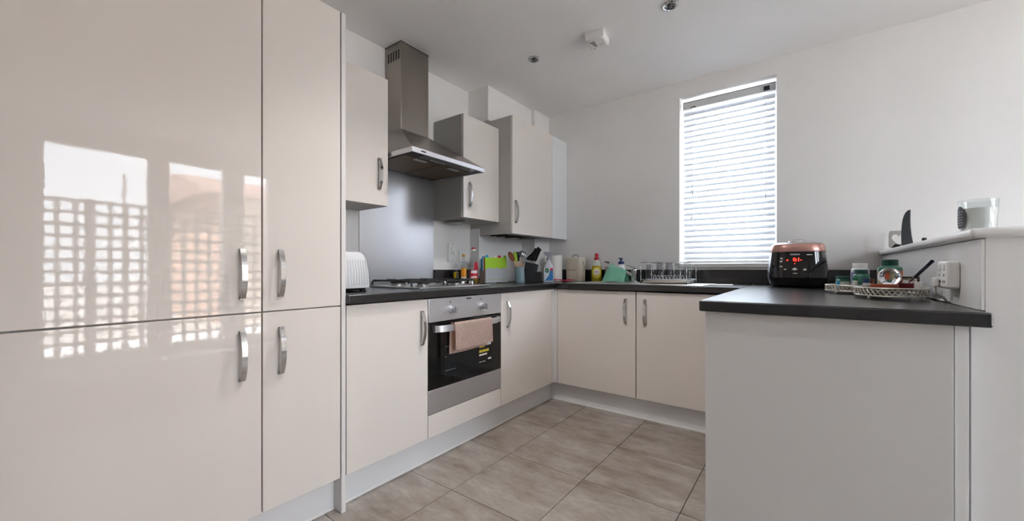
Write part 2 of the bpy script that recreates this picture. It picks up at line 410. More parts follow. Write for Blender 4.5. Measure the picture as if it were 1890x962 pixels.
solo('corner_post', prism(nb(), [(XL-0.03, 2.580), (XL, 2.580), (XL, 2.615), (-1.523, 2.615), (-1.523, 2.645), (XL-0.03, 2.645)], 0.150, BT, 0.001), 'panel', 'slim white corner post where the two runs of base cabinets meet', 'post')
t = thing('sink_cabinet', 'double cream gloss base cabinet under the sink', 'cabinet', (-1.02, 2.9, 0))
part('carcass', box(nb(), -1.52, -0.293, 2.638, YW-0.003, 0.15, 0.68), 'carcass', t, True)
for x0, x1, hx in ((-1.521, -0.918, -0.988), (-0.9145, -0.293, -0.8555)):
    d = part('door', box(nb(), x0+0.0015, x1-0.0015, YB, YB+0.019, 0.150, BT, 0.0012), 'door', t, True)
    part('handle', handle_bm(hx, YB, 0.73, 'y'), 'nickel', d, True)

# peninsula
t = thing('peninsula_cabinet', 'peninsula base unit with plain off-white back panel, below the dark worktop', 'cabinet', (0.0, 2.0, 0))
part('carcass', box(nb(), -0.255, 0.30, 1.535, 2.60, 0.15, BT), 'carcass', t, True)
part('back_panel', box(nb(), -0.2845, 0.3075, 1.515, 1.533, 0.0005, WB-0.001, 0.001), 'panel', t, True)
part('filler_strip', box(nb(), 0.312, 0.3365, 1.525, 1.55, 0.0005, WB-0.001, 0.001), 'trim', t, True, 'narrow white filler strip')
part('door', box(nb(), -0.276, -0.257, 1.535, 2.08, 0.15, BT, 0.0012), 'door', t, True)
part('door', box(nb(), -0.276, -0.257, 2.083, 2.595, 0.15, BT, 0.0012), 'door', t, True)
part('plinth_board', box(nb(), -0.235, -0.22, 1.535, 2.66, 0.001, 0.148), 'plinth', t, True)

# worktop with upstands
SX0, SX1, SY0, SY1 = -1.42, -1.0, 2.72, 2.99       # bowl cut-out
t = thing('worktop', 'dark mottled laminate worktop running along both walls and over the peninsula', 'worktop', (-1.0, 2.6, WB))
part('worktop_section', box(nb(), XW+0.002, XL+0.02, 0.9125, YW-0.002, WB, WT, 0.005, 3), 'worktop', t, True)
b = nb()
for q in ((-1.528, SX0, 2.597, YW-0.002), (SX1, -0.3025, 2.597, YW-0.002), (SX0, SX1, 2.597, SY0), (SX0, SX1, SY1, YW-0.002)): box(b, q[0], q[1], q[2], q[3], WB, WT)
bmesh.ops.remove_doubles(b, verts=b.verts, dist=1e-5)
ed = [x for x in b.edges if all(abs(v.co.y-2.597) < 1e-4 for v in x.verts) and abs(x.verts[0].co.z-x.verts[1].co.z) < 1e-5]
bmesh.ops.bevel(b, geom=ed, offset=0.005, segments=3, affect='EDGES')
part('worktop_section', b, 'worktop', t, True)
b = prism(nb(), [(-0.302, 1.495), (0.3715, 1.495), (0.3715, 1.5635), (0.3655, 1.5635), (0.3655, YW-0.002), (-0.302, YW-0.002)], WB, WT, 0.006, seg=3)
part('worktop_section', b, 'worktop', t, True)
for q in ((XW+0.001, XW+0.02, 0.9125, 1.385), (XW+0.001, XW+0.02, 1.991, 2.384), (-1.966, 0.3655, YW-0.02, YW-0.001)):
    part('upstand', box(nb(), *q, WT+0.0003, WT+0.103, 0.0015), 'worktop', t, True)

# splashback
solo('splashback', box(nb(), XW+0.001, XW+0.006, 1.387, 1.989, WT+0.001, 1.70), 'steel_splash', 'brushed steel splashback sheet between hob and extractor hood', 'splashback')

# wall cabinets
def wall_cab(label, y0, y1, z0, z1, x, hy, hz, side='carcass_dark'):
    t = thing('wall_cabinet', label, 'cabinet', ((XW+x)/2, (y0+y1)/2, z0))
    part('carcass', box(nb(), XW+0.003, x-0.021, y0, y1, z0, z1), side, t, True)
    door_x(t, y0, y1, z0, z1, hy, hz, x)
    return t
wall_cab('cream wall cabinet beside the tall end panel, left of the extractor hood', 0.9135, 1.379, 1.372, 2.090, -1.905, 1.318, 1.545)
wc = wall_cab('cream wall cabinet right of the hood, mirroring the window blind', 1.993, 2.389, 1.377, 2.098, -1.907, 2.055, 1.54)
wc = thing('wall_cabinet', 'deep cream boiler cupboard with white filler beside the back wall', 'cabinet', (-1.99, 2.8, 1.285))
X3 = -1.777
b = nb()
box(b, XW+0.003, X3-0.021, 2.392, 2.410, 1.285, 2.180); box(b, XW+0.003, X3-0.021, 2.950, 2.967, 1.285, 2.180)
box(b, XW+0.003, X3-0.021, 2.410, 2.950, 2.162, 2.180); box(b, -1.87, X3-0.021, 2.410, 2.950, 1.2855, 1.300)
part('carcass', b, 'carcass_dark', wc, True)
part('pipe_space_shade', box(nb(), XW+0.01, -1.88, 2.412, 2.948, 1.299, 1.31), 'shadow', wc, True, 'dark board for the shade of the open underside')  # dark sheet stands in for the shade inside the open cupboard bottom
for y in (2.52, 2.60, 2.72): part('pipe', tube(nb(), [(-2.10, y, 1.291), (-1.90, y+0.02, 1.291)], 0.006), plain('dull_pipe', (70, 64, 60), 0.5, metal=0.6), wc, True)
door_x(wc, 2.388, 2.968, 1.285, 2.180, 2.425, 1.452, X3)
part('filler', box(nb(), X3-0.019, X3, 2.970, YW-0.003, 1.285, 2.180, 0.001), plain('white_filler', (222, 224, 226), 0.25), wc, True, label='plain white filler strip')
# wedge light under the middle wall cabinet
t = thing('cabinet_light', 'small grey triangular light under the wall cabinet right of the hood', 'light', (-2.08, 2.15, 1.357))
part('body', prism(nb(), [(-2.16, 2.06), (-2.00, 2.11), (-2.17, 2.24)], 1.360, 1.3765, 0.002), plain('light_grey_metal', (150, 150, 150), 0.35, metal=0.6), t, True)
part('lens', prism(nb(), [(-2.145, 2.085), (-2.04, 2.12), (-2.15, 2.21)], 1.357, 1.3598), 'white', t, True)

# ------------------------------------------------------------------ extractor hood
t = thing('extractor_hood', 'brushed steel chimney extractor hood above the hob', 'hood', (-2.0, 1.69, 1.655))
hx, hy0, hy1 = -1.712, 1.392, 1.986
dx, dy0, dy1 = -2.045, 1.574, 1.800
part('chimney', box(nb(), XW+0.003, dx, dy0, dy1, 1.885, ZC-0.002, 0.002), 'steel_hood', t, True)
part('chimney_collar', box(nb(), XW+0.003, dx+0.0015, dy0-0.0015, dy1+0.0015, 2.450, ZC-0.001), 'black', t, True)
for k in range(5):
    x = -2.17+0.026*k
    part('vent_slot', box(nb(), x-0.0065, x+0.0065, dy0-0.0012, dy0+0.001, 2.345, 2.405), 'shadow', t, True)
b = loft(nb(), [[(XW+0.003, hy0, 1.682), (hx, hy0, 1.682), (hx, hy1, 1.682), (XW+0.003, hy1, 1.682)],
                [(XW+0.003, dy0-0.004, 1.898), (dx+0.004, dy0-0.004, 1.898), (dx+0.004, dy1+0.004, 1.898), (XW+0.003, dy1+0.004, 1.898)]])
part('canopy', b, 'steel_hood', t, True)
b = nb()
box(b, hx-0.004, hx+0.004, hy0-0.003, hy1+0.003, 1.655, 1.6815, 0.0015); box(b, XW+0.003, hx-0.004, hy0-0.003, hy0+0.004, 1.655, 1.6815); box(b, XW+0.003, hx-0.004, hy1-0.004, hy1+0.003, 1.655, 1.6815)
part('front_rim', b, 'steel_oven', t, True)
part('underside', box(nb(), XW+0.004, hx-0.005, hy0+0.005, hy1-0.005, 1.664, 1.672), plain('hood_under', (52, 50, 49), 0.4, metal=0.4), t, True)
m = mat('grease_filter', C(120, 104, 84), 0.45, 0.7); tt, _ = noise(m, 500, 1, (1, 3, 1)); bump(m, tt.outputs['Fac'], 0.5, 0.002); M['filter'] = m
for y0, y1 in ((1.425, 1.683), (1.695, 1.953)):
    f = part('grease_filter', box(nb(), -2.15, -1.815, y0, y1, 1.6595, 1.6638, 0.001), 'filter', t, True)
    part('filter_catch', box(nb(), -1.85, -1.82, (y0+y1)/2-0.045, (y0+y1)/2+0.045, 1.656, 1.6593, 0.001), 'steel_oven', f, True)
part('control_strip', box(nb(), -1.80, -1.722, 1.50, 1.88, 1.659, 1.6638, 0.001), plain('control_grey', (110, 108, 106), 0.4), t, True)
for k in range(4): part('button', box(nb(), -1.782, -1.770, 1.58+0.03*k, 1.60+0.03*k, 1.655, 1.6588), 'steel_oven', t, True)
part('badge', box(nb(), hx+0.0041, hx+0.005, 1.450, 1.486, 1.665, 1.673), 'dark_mark', t, True)
part('lamp', lathe(nb(), [(0.012, 0), (0.012, 0.005)], (hx-0.03, 1.90, 1.657), 12), 'white', t, True)

# ------------------------------------------------------------------ gas hob
t = thing('gas_hob', 'steel four-burner gas hob with black pan supports, in front of the splashback', 'hob', (-1.9, 1.69, WT))
H0, H1, K0, K1 = -2.13, -1.650, 1.39, 1.985
part('hob_plate', box(nb(), H0, H1, K0, K1, WT+0.0004, WT+0.008, 0.003), 'steel', t, True)
for bx, by, br in ((-2.02, 1.53, 0.05), (-2.02, 1.80, 0.036), (-1.79, 1.53, 0.036), (-1.79, 1.80, 0.044)):
    bu = part('burner', lathe(nb(), [(br*1.15, 0.0082), (br*1.1, 0.014), (br*0.8, 0.016), (br*0.8, 0.022)], (bx, by, WT), 24), plain('burner_alu', (150, 150, 148), 0.35, metal=0.9), t, True)
    part('burner_cap', lathe(nb(), [(br*0.85, 0.0222), (br*0.88, 0.025), (br*0.75, 0.029), (0.004, 0.030)], (bx, by, WT), 24), 'iron', bu, True)
def support(y0, y1):
    b = nb(); x0, x1 = H0+0.02, H1-0.095; zt = WT+0.040; r = 0.0055
    for y in (y0, y1):
        tube(b, [(x0, y, WT+0.009), (x0, y, zt-0.01), (x0+0.012, y, zt), (x1-0.012, y, zt), (x1, y, zt-0.01), (x1, y, WT+0.009)], r)
    for x in (x0+0.004, (x0+x1)/2, x1-0.004): tube(b, [(x, y0, zt-0.004), (x, y1, zt-0.004)], r)
    for bx in (-2.02, -1.79):
        ym = (y0+y1)/2
        tube(b, [(bx, y0, zt), (bx, ym-0.022, zt)], r); tube(b, [(bx, y1, zt), (bx, ym+0.022, zt)], r)
        tube(b, [(bx-0.11, ym, zt), (bx-0.024, ym, zt)], r); tube(b, [(bx+0.024, ym, zt), (bx+0.04, ym, zt)], r)
    return b
part('pan_support', support(1.415, 1.655), 'iron', t, True); part('pan_support', support(1.685, 1.925), 'iron', t, True)
for k in range(4):
    x = -2.06+0.09*k
    part('knob', lathe(nb(), [(0.017, 0.0082), (0.017, 0.014), (0.014, 0.024), (0.013, 0.026)], (x, 1.955, WT), 16), 'steel_oven', t, True)

# ------------------------------------------------------------------ oven, towel
t = thing('oven', 'built-in steel and black glass single oven under the hob', 'oven', (-1.8, 1.66, 0.266))
O0, O1 = 1.3625, 1.9585
part('body', box(nb(), XW+0.06, XL-0.022, O0+0.01, O1-0.01, 0.268, 0.85), 'shadow', t, True)
part('control_panel', box(nb(), XL-0.02, XL+0.002, O0, O1, 0.740, 0.8625, 0.002), 'steel_oven', t, True)
d = part('oven_door', box(nb(), XL-0.02, XL+0.001, O0, O1, 0.392, 0.735, 0.002), plain('oven_glass', (9, 10, 12), 0.05, coat=0.3), t, True)
part('inner_window', box(nb(), XL+0.0011, XL+0.0016, O0+0.11, O1-0.11, 0.43, 0.64), plain('oven_inner_glass', (22, 27, 30), 0.05), d, True)
for z in (0.60, 0.545, 0.47): part('shelf_rail', box(nb(), XL+0.0017, XL+0.0021, O0+0.115, O0+(0.20 if z != 0.545 else 0.125), z, z+0.003), 'grey_mark', d, True)
part('lower_panel', box(nb(), XL-0.02, XL+0.0015, O0, O1, 0.268, 0.390, 0.002), 'steel_oven', t, True)
for ky in (1.528, 1.779):
    b = nb(); tube(b, [(XL+0.0021, ky, 0.797), (XL+0.012, ky, 0.797)], 0.021, 20); tube(b, [(XL+0.012, ky, 0.797), (XL+0.032, ky, 0.797)], [0.018, 0.016], 20)
    k = part('knob', b, 'steel_oven', t, True)
    part('knob_grip', box(nb(), XL+0.0322, XL+0.040, ky-0.005, ky+0.005, 0.779, 0.815, 0.002), 'chrome', k, True)
    part('marker_dot', lathe(nb(), [(0.004, 0), (0.004, 0.001)], (0, 0, 0), 10).__class__ and tube(nb(), [(XL+0.0021, ky-0.012, 0.838), (XL+0.003, ky-0.012, 0.838)], 0.004, 10), 'dark_mark', t, True)
part('badge', box(nb(), XL+0.0021, XL+0.0027, 1.643, 1.682, 0.846, 0.853), 'dark_mark', t, True)
b = nb(); rings = []
for i in range(25):
    s = -1+2*i/24; y = 1.660+s*0.262; o = 0.012+0.030*(1-abs(s)**8) if abs(s) < 1 else 0.004
    rings.append([(XL+o-0.008, y, 0.688), (XL+o, y, 0.688), (XL+o, y, 0.722), (XL+o-0.008, y, 0.722)])
loft(b, rings)
for s in (-1, 1): box(b, XL+0.0012, XL+0.02, 1.660+s*0.262-0.006, 1.660+s*0.262+0.006, 0.688, 0.722)
part('oven_handle', b, 'steel_oven', d, True)
st = part('sticker', box(nb(), XL+0.0017, XL+0.002, 1.745, 1.872, 0.44, 0.60), plain('sticker_black', (16, 16, 18), 0.3), d, True, label='black label with yellow and white print')
for (y0, y1, z0, z1, mm) in ((1.752, 1.80, 0.548, 0.572, 'sticker_yellow'), (1.805, 1.862, 0.556, 0.580, 'white'), (1.752, 1.842, 0.519, 0.538, 'sticker_yellow'), (1.752, 1.825, 0.500, 0.514, 'white'), (1.752, 1.81, 0.462, 0.469, 'white'), (1.832, 1.862, 0.468, 0.482, 'white')):
    plain('sticker_yellow', (226, 205, 70), 0.4)
    me = nb()
    n_ = max(2, int((y1-y0)/0.024)); wv = (y1-y0)/n_
    for k in range(n_): box(me, XL+0.00205, XL+0.0023, y0+k*wv, y0+(k+0.9)*wv, z0+0.002, z1-0.002)
    bmesh.ops.translate(me, verts=me.verts, vec=-worldloc(d))
    mm_ = bpy.data.meshes.new('print'); me.to_mesh(mm_); me.free(); mm_.materials.append(M[mm])
    o = bpy.data.objects.new('print', mm_); COL.objects.link(o); o.parent = d
m = mat('terry_towel', C(214, 186, 172), 0.95); tt, _ = noise(m, 300, 3); bump(m, tt.outputs['Fac'], 0.6, 0.004)
n, l, p = nodes(m); tt2, _ = noise(m, 120, 3); rr = ramp(m, tt2.outputs['Fac'], [(0.3, C(214, 184, 170)), (0.7, C(238, 214, 201))]); l.new(rr.outputs[0], p.inputs['Base Color'])
M['towel'] = m
prof = [(XL+0.0145, 0.560), (XL+0.016, 0.62), (XL+0.018, 0.70), (XL+0.021, 0.724), (XL+0.030, 0.7315), (XL+0.041, 0.7315), (XL+0.0475, 0.722), (XL+0.050, 0.69), (XL+0.052, 0.64), (XL+0.053, 0.585)]
def tow(u, v):
    q = u*(len(prof)-1); i = min(int(q), len(prof)-2); f = q-i
    x = prof[i][0]*(1-f)+prof[i+1][0]*f; z = prof[i][1]*(1-f)+prof[i+1][1]*f
    sh = -0.012*(1-u) if u < 0.5 else 0
    lo = abs(2*u-1)
    return (x+0.0018*math.sin(v*14)*max(0, u-0.6)*2, 1.512+0.309*v+sh+0.006*math.sin(7*z), z-0.004*math.sin(v*5)*max(0, lo-0.6))
tb = sheet(nb(), tow, 36, 24, 0.0035)
solo('hand_towel', tb, 'towel', 'beige terry hand towel folded over the oven handle', 'towel')

# ------------------------------------------------------------------ sink, tap, things round the sink
t = thing('sink', 'inset stainless steel sink with drainer under the window', 'sink', (-1.0, 2.87, WT))
b = nb(); zz0, zz1 = WT+0.0004, WT+0.004
for q in ((-1.45, SX0+0.01, 2.665, 3.115), (SX1-0.01, -0.52, 2.665, 3.115), (SX0+0.01, SX1-0.01, 2.665, SY0+0.01), (SX0+0.01, SX1-0.01, SY1-0.01, 3.115)): box(b, *q, zz0, zz1)
part('rim', b, 'sink', t, True)
b = nb(); bw = [(SX0+0.01, SY0+0.01), (SX1-0.01, SY0+0.01), (SX1-0.01, SY1-0.01), (SX0+0.01, SY1-0.01)]
for (x0, y0), (x1, y1) in zip(bw, bw[1:]+bw[:1]):
    xa, xb = sorted((x0, x1)); ya, yb = sorted((y0, y1))
    box(b, xa-0.0008, xb+0.0008, ya-0.0008, yb+0.0008, WT-0.15, zz0)
box(b, SX0+0.01, SX1-0.01, SY0+0.01, SY1-0.01, WT-0.152, WT-0.15)
part('bowl', b, 'sink', t, True)
for k in range(7): part('drainer_groove', box(nb(), -0.92, -0.56, 2.74+0.05*k, 2.752+0.05*k, zz1, zz1+0.0015, 0.0006), 'sink', t, True)

t = thing('mixer_tap', 'chrome single-lever mixer tap behind the sink bowl, half hidden by a green cloth', 'tap', (-1.08, 3.045, WT+0.004))
part('body', lathe(nb(), [(0.030, 0.0002), (0.030, 0.006), (0.024, 0.010), (0.024, 0.085), (0.026, 0.09), (0.024, 0.10), (0.010, 0.106)], seg=20), 'chrome', t)
part('spout', tube(nb(), [(-0.015, -0.0, 0.055), (-0.07, -0.02, 0.085), (-0.13, -0.05, 0.112), (-0.185, -0.075, 0.130), (-0.205, -0.085, 0.128), (-0.213, -0.088, 0.112)], [0.015, 0.014, 0.013, 0.012, 0.012, 0.012], 12), 'chrome', t)
part('lever', tube(nb(), [(0.02, 0.0, 0.104), (-0.005, -0.004, 0.118), (-0.03, -0.008, 0.128), (-0.055, -0.012, 0.134)], [0.016, 0.012, 0.009, 0.007], 10, flat=0.6), 'chrome', t)
# mint cloth hung over the spout
m = mat('mint_cloth', C(150, 214, 188), 0.9); tt, _ = noise(m, 160, 3); bump(m, tt.outputs['Fac'], 0.4, 0.003); M['mint'] = m
def cl(u, v):
    # u: across the drape front edge -> over the spout -> back edge, v along the spout
    s = 2*u-1; k = abs(s)
    tx = -1.250+0.118*v; tz = WT+0.151-0.058*v; ty = 2.972+0.052*v
    bx = -1.296+0.165*v+0.015*v*v; bz = WT+0.0065+0.006*math.sin(v*PI)
    by = 2.905+0.02*v if s < 0 else 3.03+0.02*v
    f = k**0.9
    w = 0.010*math.sin(9*v+2)*k
    return (tx*(1-f)+bx*f, ty*(1-f)+by*f+(w if s < 0 else -w*0.3), tz*(1-f)+bz*f+0.004*(1-k)**2)
solo('dish_cloth', sheet(nb(), cl, 24, 18, 0.0025), 'mint', 'mint green cloth hung over the tap spout', 'cloth')

def lbl_wrap(r, c, z0):   # wraps flat x,y print round a cylinder facing -y
    return lambda x, y: Vector((c[0]+r*math.sin(x/r), c[1]-r*math.cos(x/r), z0+y))
def band(bm, r, z0, z1, a0=-1.2, a1=1.2, n=14):   # curved label facing -y, radius r
    rings = []
    for i in range(n+1):
        a = a0+(a1-a0)*i/n
        rings.append([(r*math.sin(a), -r*math.cos(a), z0), (r*math.sin(a), -r*math.cos(a), z1), ((r-0.0006)*math.sin(a), -(r-0.0006)*math.cos(a), z1), ((r-0.0006)*math.sin(a), -(r-0.0006)*math.cos(a), z0)])
    return loft(bm, rings)
def oval(bm, rx, rz, zc, y, n=20, th=0.0006):
    prism(bm, [(rx*math.cos(2*PI*i/n), zc+rz*math.sin(2*PI*i/n)) for i in range(n)], y, y+th, axis='y'); return bm

# washing-up liquid
x, y = -1.452, 3.168
t = thing('washing_up_bottle', 'yellow washing-up liquid bottle with red cap beside the cream tin', 'bottle', (x, y, WT+0.0005), face_cam(x, y))
part('liquid', sell(nb(), [(0.040, 0.022, 0.001), (0.044, 0.025, 0.01), (0.044, 0.025, 0.09), (0.038, 0.022, 0.135)], 2.6), plain('yellow_soap', (206, 186, 40), 0.12, trans=0.3), t)
part('shoulder', sell(nb(), [(0.038, 0.022, 0.1355), (0.026, 0.019, 0.168), (0.020, 0.017, 0.185)], 2.4), plain('clear_plastic', (206, 206, 196), 0.15), t)
part('cap', lathe(nb(), [(0.021, 0.1855), (0.021, 0.205), (0.013, 0.208), (0.013, 0.215), (0.016, 0.218), (0.015, 0.238), (0.010, 0.242)]), plain('red_cap', (190, 30, 46), 0.35), t)
lb = part('label', oval(nb(), 0.036, 0.05, 0.075, -0.0262), plain('label_yellow', (222, 206, 80), 0.4), t, label='yellow label with white roundel')
part('roundel', oval(nb(), 0.025, 0.026, 0.082, -0.0270), plain('label_white', (238, 236, 232), 0.4), lb)
part('lettering', text_bm('FAIRY', 0.0155, (0, -0.0274, 0.082), (1, 0, 0), (0, 0, 1), bold=0.0004), plain('label_red', (200, 40, 60), 0.4), lb)
# clear soap pump
x, y = -1.345, 3.165
t = thing('soap_dispenser', 'slim clear soap dispenser with dark pump, behind the green cloth', 'bottle', (x, y, WT+0.0005), face_cam(x, y))
part('body', sell(nb(), [(0.024, 0.022, 0.0), (0.026, 0.024, 0.008), (0.026, 0.024, 0.10), (0.013, 0.013, 0.118)], 2.4), plain('pink_soap', (150, 96, 84), 0.15), t)
part('collar', lathe(nb(), [(0.013, 0.1182), (0.013, 0.135), (0.006, 0.137), (0.006, 0.158)]), 'chrome', t)
b = nb(); lathe(b, [(0.010, 0.1582), (0.010, 0.168)], seg=14); tube(b, [(0, 0, 0.165), (-0.03, -0.004, 0.166)], 0.005)
part('pump', b, 'black', t)
# white lotion bottle
x, y = -1.232, 3.165
t = thing('lotion_bottle', 'white pump bottle with navy blue pump behind the tap', 'bottle', (x, y, WT+0.0005), face_cam(x, y))
part('body', sell(nb(), [(0.035, 0.022, 0.0), (0.037, 0.024, 0.008), (0.035, 0.023, 0.09), (0.026, 0.020, 0.14), (0.024, 0.018, 0.146)], 2.4), 'white', t)
b = nb(); lathe(b, [(0.024, 0.1464), (0.024, 0.168), (0.010, 0.172), (0.008, 0.185), (0.013, 0.188), (0.013, 0.199)]); tube(b, [(0, 0, 0.194), (-0.02, -0.004, 0.194)], 0.006)
part('pump', b, plain('navy_blue', (22, 52, 106), 0.3), t)
lb = part('label', oval(nb(), 0.018, 0.011, 0.106, -0.0235), plain('label_violet', (70, 66, 140), 0.4), t, label='violet-blue oval label')
part('lettering', box(nb(), -0.009, 0.009, -0.0239, -0.0236, 0.1035, 0.108), 'white', lb)
# dish rack with glasses
RX, RYc = (-0.945, -0.640), (2.80, 3.08)
t = thing('dish_rack', 'chrome wire dish rack on the drainer holding upturned glasses', 'dish rack', (-0.79, 2.94, WT+0.006))
zb, zt = WT+0.034, 1.062
b = nb()
for z in (zb, zt): tube(b, [(RX[0], RYc[0], z), (RX[1], RYc[0], z), (RX[1], RYc[1], z), (RX[0], RYc[1], z)], 0.0028, 6, True)
for xx in RX:
    for yy in RYc: tube(b, [(xx, yy, WT+0.014), (xx, yy, zt)], 0.0026, 6)
for k in range(1, 4):
    xx = RX[0]+k*(RX[1]-RX[0])/4
    for yy in RYc: tube(b, [(xx, yy, zb), (xx, yy, zt)], 0.0014, 6)
part('frame', b, 'chrome', t, True)
b = nb()
for k in range(14): xx = RX[0]+0.02+k*0.0204; tube(b, [(xx, RYc[0], zb), (xx, RYc[1], zb)], 0.0016, 6)
part('base_wires', b, 'chrome', t, True)
for k in range(9):
    xx = -0.865+0.023*k
    part('prong', tube(nb(), [(xx, 2.83, zb), (xx+0.002, 2.832, zb+0.026), (xx+0.008, 2.834, zb+0.031), (xx+0.014, 2.832, zb+0.026), (xx+0.016, 2.83, zb)], 0.002, 6), 'chrome', t, True)
part('drip_tray', box(nb(), RX[0]+0.01, RX[1]-0.01, RYc[0]+0.004, RYc[1]-0.004, WT+0.0125, WT+0.027, 0.004), plain('tray_beige', (188, 178, 168), 0.3, metal=0.5), t, True)
for xx in RX:
    for yy in RYc: part('foot', sphere(nb(), (xx, yy, WT+0.0115), 0.0055, 10, 6), 'black', t, True)
def tumbler(bm, r0, r1, h):
    return lathe(bm, [(r1, 0), (r0, h-0.004), (r0-0.003, h), (0.002, h), (0.002, h-0.008), (r0-0.004, h-0.009), (r1-0.0022, 0.0005)], seg=24, cap=False)
gl = None
for k, (gx, gy, ml, lab) in enumerate(((-0.905, 2.87, 'smoke_glass', 'ribbed grey glass tumbler upturned at the left end of the dish rack'),
                                      (-0.842, 2.905, 'smoke_glass', 'clear grey tumbler upturned, second from left in the dish rack'),
                                      (-0.779, 2.905, 'smoke_glass', 'clear grey tumbler upturned, third from left in the dish rack'),
                                      (-0.716, 2.905, 'glass', 'clear glass tumbler upturned, fourth from left in the dish rack'),
                                      (-0.672, 2.98, 'glass', 'clear glass tumbler at the right end of the dish rack'))):
    solo('drinking_glass', tumbler(nb(), 0.025, 0.030, (0.108, 0.125, 0.122, 0.115, 0.112)[k]), ml, lab, 'glass', (gx, gy, zb+0.0022), group='glasses in the dish rack')
# white card near the window
solo('card', box(nb(), -0.065, 0.065, -0.05, 0.05, 0, 0.004, 0.001), plain('card_white', (235, 232, 226), 0.5), 'slim white card lying flat on the worktop right of the dish rack', 'card', (-0.462, 2.985, WT+0.0004))

# cream laundry tin
x, y = -1.625, 3.115
t = thing('storage_tin', 'cream enamel tin with wire-handled lid in the corner by the back wall', 'tin', (x, y, WT+0.0005))
m = M['cream_enamel'] = mat('cream_enamel', C(216, 207, 190), 0.3, coat=0.3)
def rr(w, d, z): return (w, d, z)
part('body', sell(nb(), [(0.071, 0.056, 0), (0.073, 0.058, 0.004), (0.073, 0.058, 0.186)], 5.5, seg=48), m, t)
part('lid', sell(nb(), [(0.076, 0.061, 0.1863), (0.076, 0.061, 0.203), (0.070, 0.055, 0.207)], 5.5, seg=48), m, t)
part('handle', tube(nb(), [(-0.034, 0, 0.207), (-0.030, 0, 0.222), (-0.015, 0, 0.231), (0.01, 0, 0.231), (0.027, 0, 0.222), (0.031, 0, 0.207)], 0.003, 8), plain('dark_wire', (84, 82, 80), 0.3, metal=0.8), t)
part('side_bail', tube(nb(), [(0.0735, -0.02, 0.17), (0.082, -0.02, 0.165), (0.088, -0.01, 0.13), (0.082, -0.005, 0.10), (0.0735, -0.005, 0.098)], 0.002, 8), M['dark_wire'], t)
for z in (0.055, 0.135): part('rib', sell(nb(), [(0.0732, 0.0582, z-0.0018), (0.0745, 0.0595, z), (0.0732, 0.0582, z+0.0018)], 5.5, seg=48, cap=False), m, t)
part('lettering', text_bm('LAUNDRY', 0.018, (-0.008, -0.0588, 0.098), (1, 0, 0), (0, 0, 1)), 'grey_mark', t)

# pink cloth
m = mat('pink_cloth', C(222, 72, 106), 0.85); M['pink'] = m; tt, _ = noise(m, 120, 3); bump(m, tt.outputs['Fac'], 0.4, 0.003)
solo('cleaning_cloth', sheet(nb(), lambda u, v: (-0.11+0.22*u+0.01*math.sin(6*v), -0.045+0.09*v+0.012*math.sin(5*u), 0.004+0.010*abs(math.sin(4.2*u+2*v))+0.006*math.sin(9*v)**2), 26, 14, 0.003), 'pink',
     'crumpled pink cleaning cloth lying in the worktop corner', 'cloth', (-1.655, 2.955, WT+0.001))
# kitchen roll
t = thing('kitchen_roll', 'white kitchen roll standing behind the blue spray bottle', 'paper roll', (-1.80, 3.065, WT+0.0005))
m = mat('paper', C(240, 238, 234), 0.9); tt, _ = noise(m, 90, 2); bump(m, tt.outputs['Fac'], 0.25, 0.004); M['paper'] = m
part('paper', lathe(nb(), [(0.06, 0), (0.06, 0.228), (0.021, 0.228), (0.021, 0.0)], seg=32, cap=False), m, t)
part('core', lathe(nb(), [(0.0205, 0.001), (0.0205, 0.2275), (0.0195, 0.2275), (0.0195, 0.001)], seg=20, cap=False), plain('cardboard', (170, 140, 108), 0.9), t)

# spray cleaner
x, y = -1.705, 2.79
t = thing('spray_bottle', 'clear spray cleaner bottle with grey trigger and blue label beside the knife block', 'bottle', (x, y, WT+0.0005), face_cam(x, y))
part('body', sell(nb(), [(0.042, 0.026, 0.0), (0.044, 0.028, 0.006), (0.044, 0.028, 0.10), (0.036, 0.025, 0.135), (0.017, 0.017, 0.165), (0.015, 0.015, 0.18)], 2.8), plain('bottle_clear', (206, 212, 220), 0.12, trans=0.2), t)
lb = part('label', prism(nb(), [(-0.036, 0.012), (0.036, 0.012), (0.036, 0.11), (-0.036, 0.11)], -0.0292, -0.0284, axis='y'), plain('label_pale', (200, 208, 216), 0.4), t, label='pale label with blue swirl, green roundel and red flash')
part('blue_field', prism(nb(), [(-0.030, 0.013), (0.036, 0.013), (0.036, 0.10), (0.014, 0.10), (0.000, 0.05)], -0.0297, -0.0293, axis='y'), plain('label_blue', (46, 112, 176), 0.4), lb)
part('green_roundel', prism(nb(), [(-0.012+0.018*math.cos(k*PI/10), 0.094+0.018*math.sin(k*PI/10)) for k in range(20)], -0.0302, -0.0294, axis='y'), plain('label_green', (22, 92, 58), 0.4), lb)
part('lettering', text_bm('Dettol', 0.0095, (-0.012, -0.0306, 0.094), (1, 0, 0), (0, 0, 1), bold=0.0002), 'white', lb)
part('red_flash', prism(nb(), [(0.012, 0.112), (0.036, 0.118), (0.034, 0.096), (0.022, 0.09)], -0.0304, -0.0296, axis='y'), plain('label_red', (200, 40, 60), 0.4), lb)
b = nb(); lathe(b, [(0.017, 0.1803), (0.017, 0.198), (0.012, 0.2)], seg=16)
prism(b, [(-0.042, 0.236), (-0.034, 0.248), (0.022, 0.248), (0.036, 0.232), (0.034, 0.214), (0.012, 0.20), (-0.012, 0.20), (-0.016, 0.224), (-0.034, 0.228)], -0.011, 0.011, 0.002, axis='y')
part('trigger_head', b, plain('grey_trigger', (150, 150, 160), 0.3), t)
part('trigger', tube(nb(), [(-0.018, 0, 0.224), (-0.026, 0, 0.205), (-0.022, 0, 0.185), (-0.026, 0, 0.172)], 0.005, 8), 'white', t)

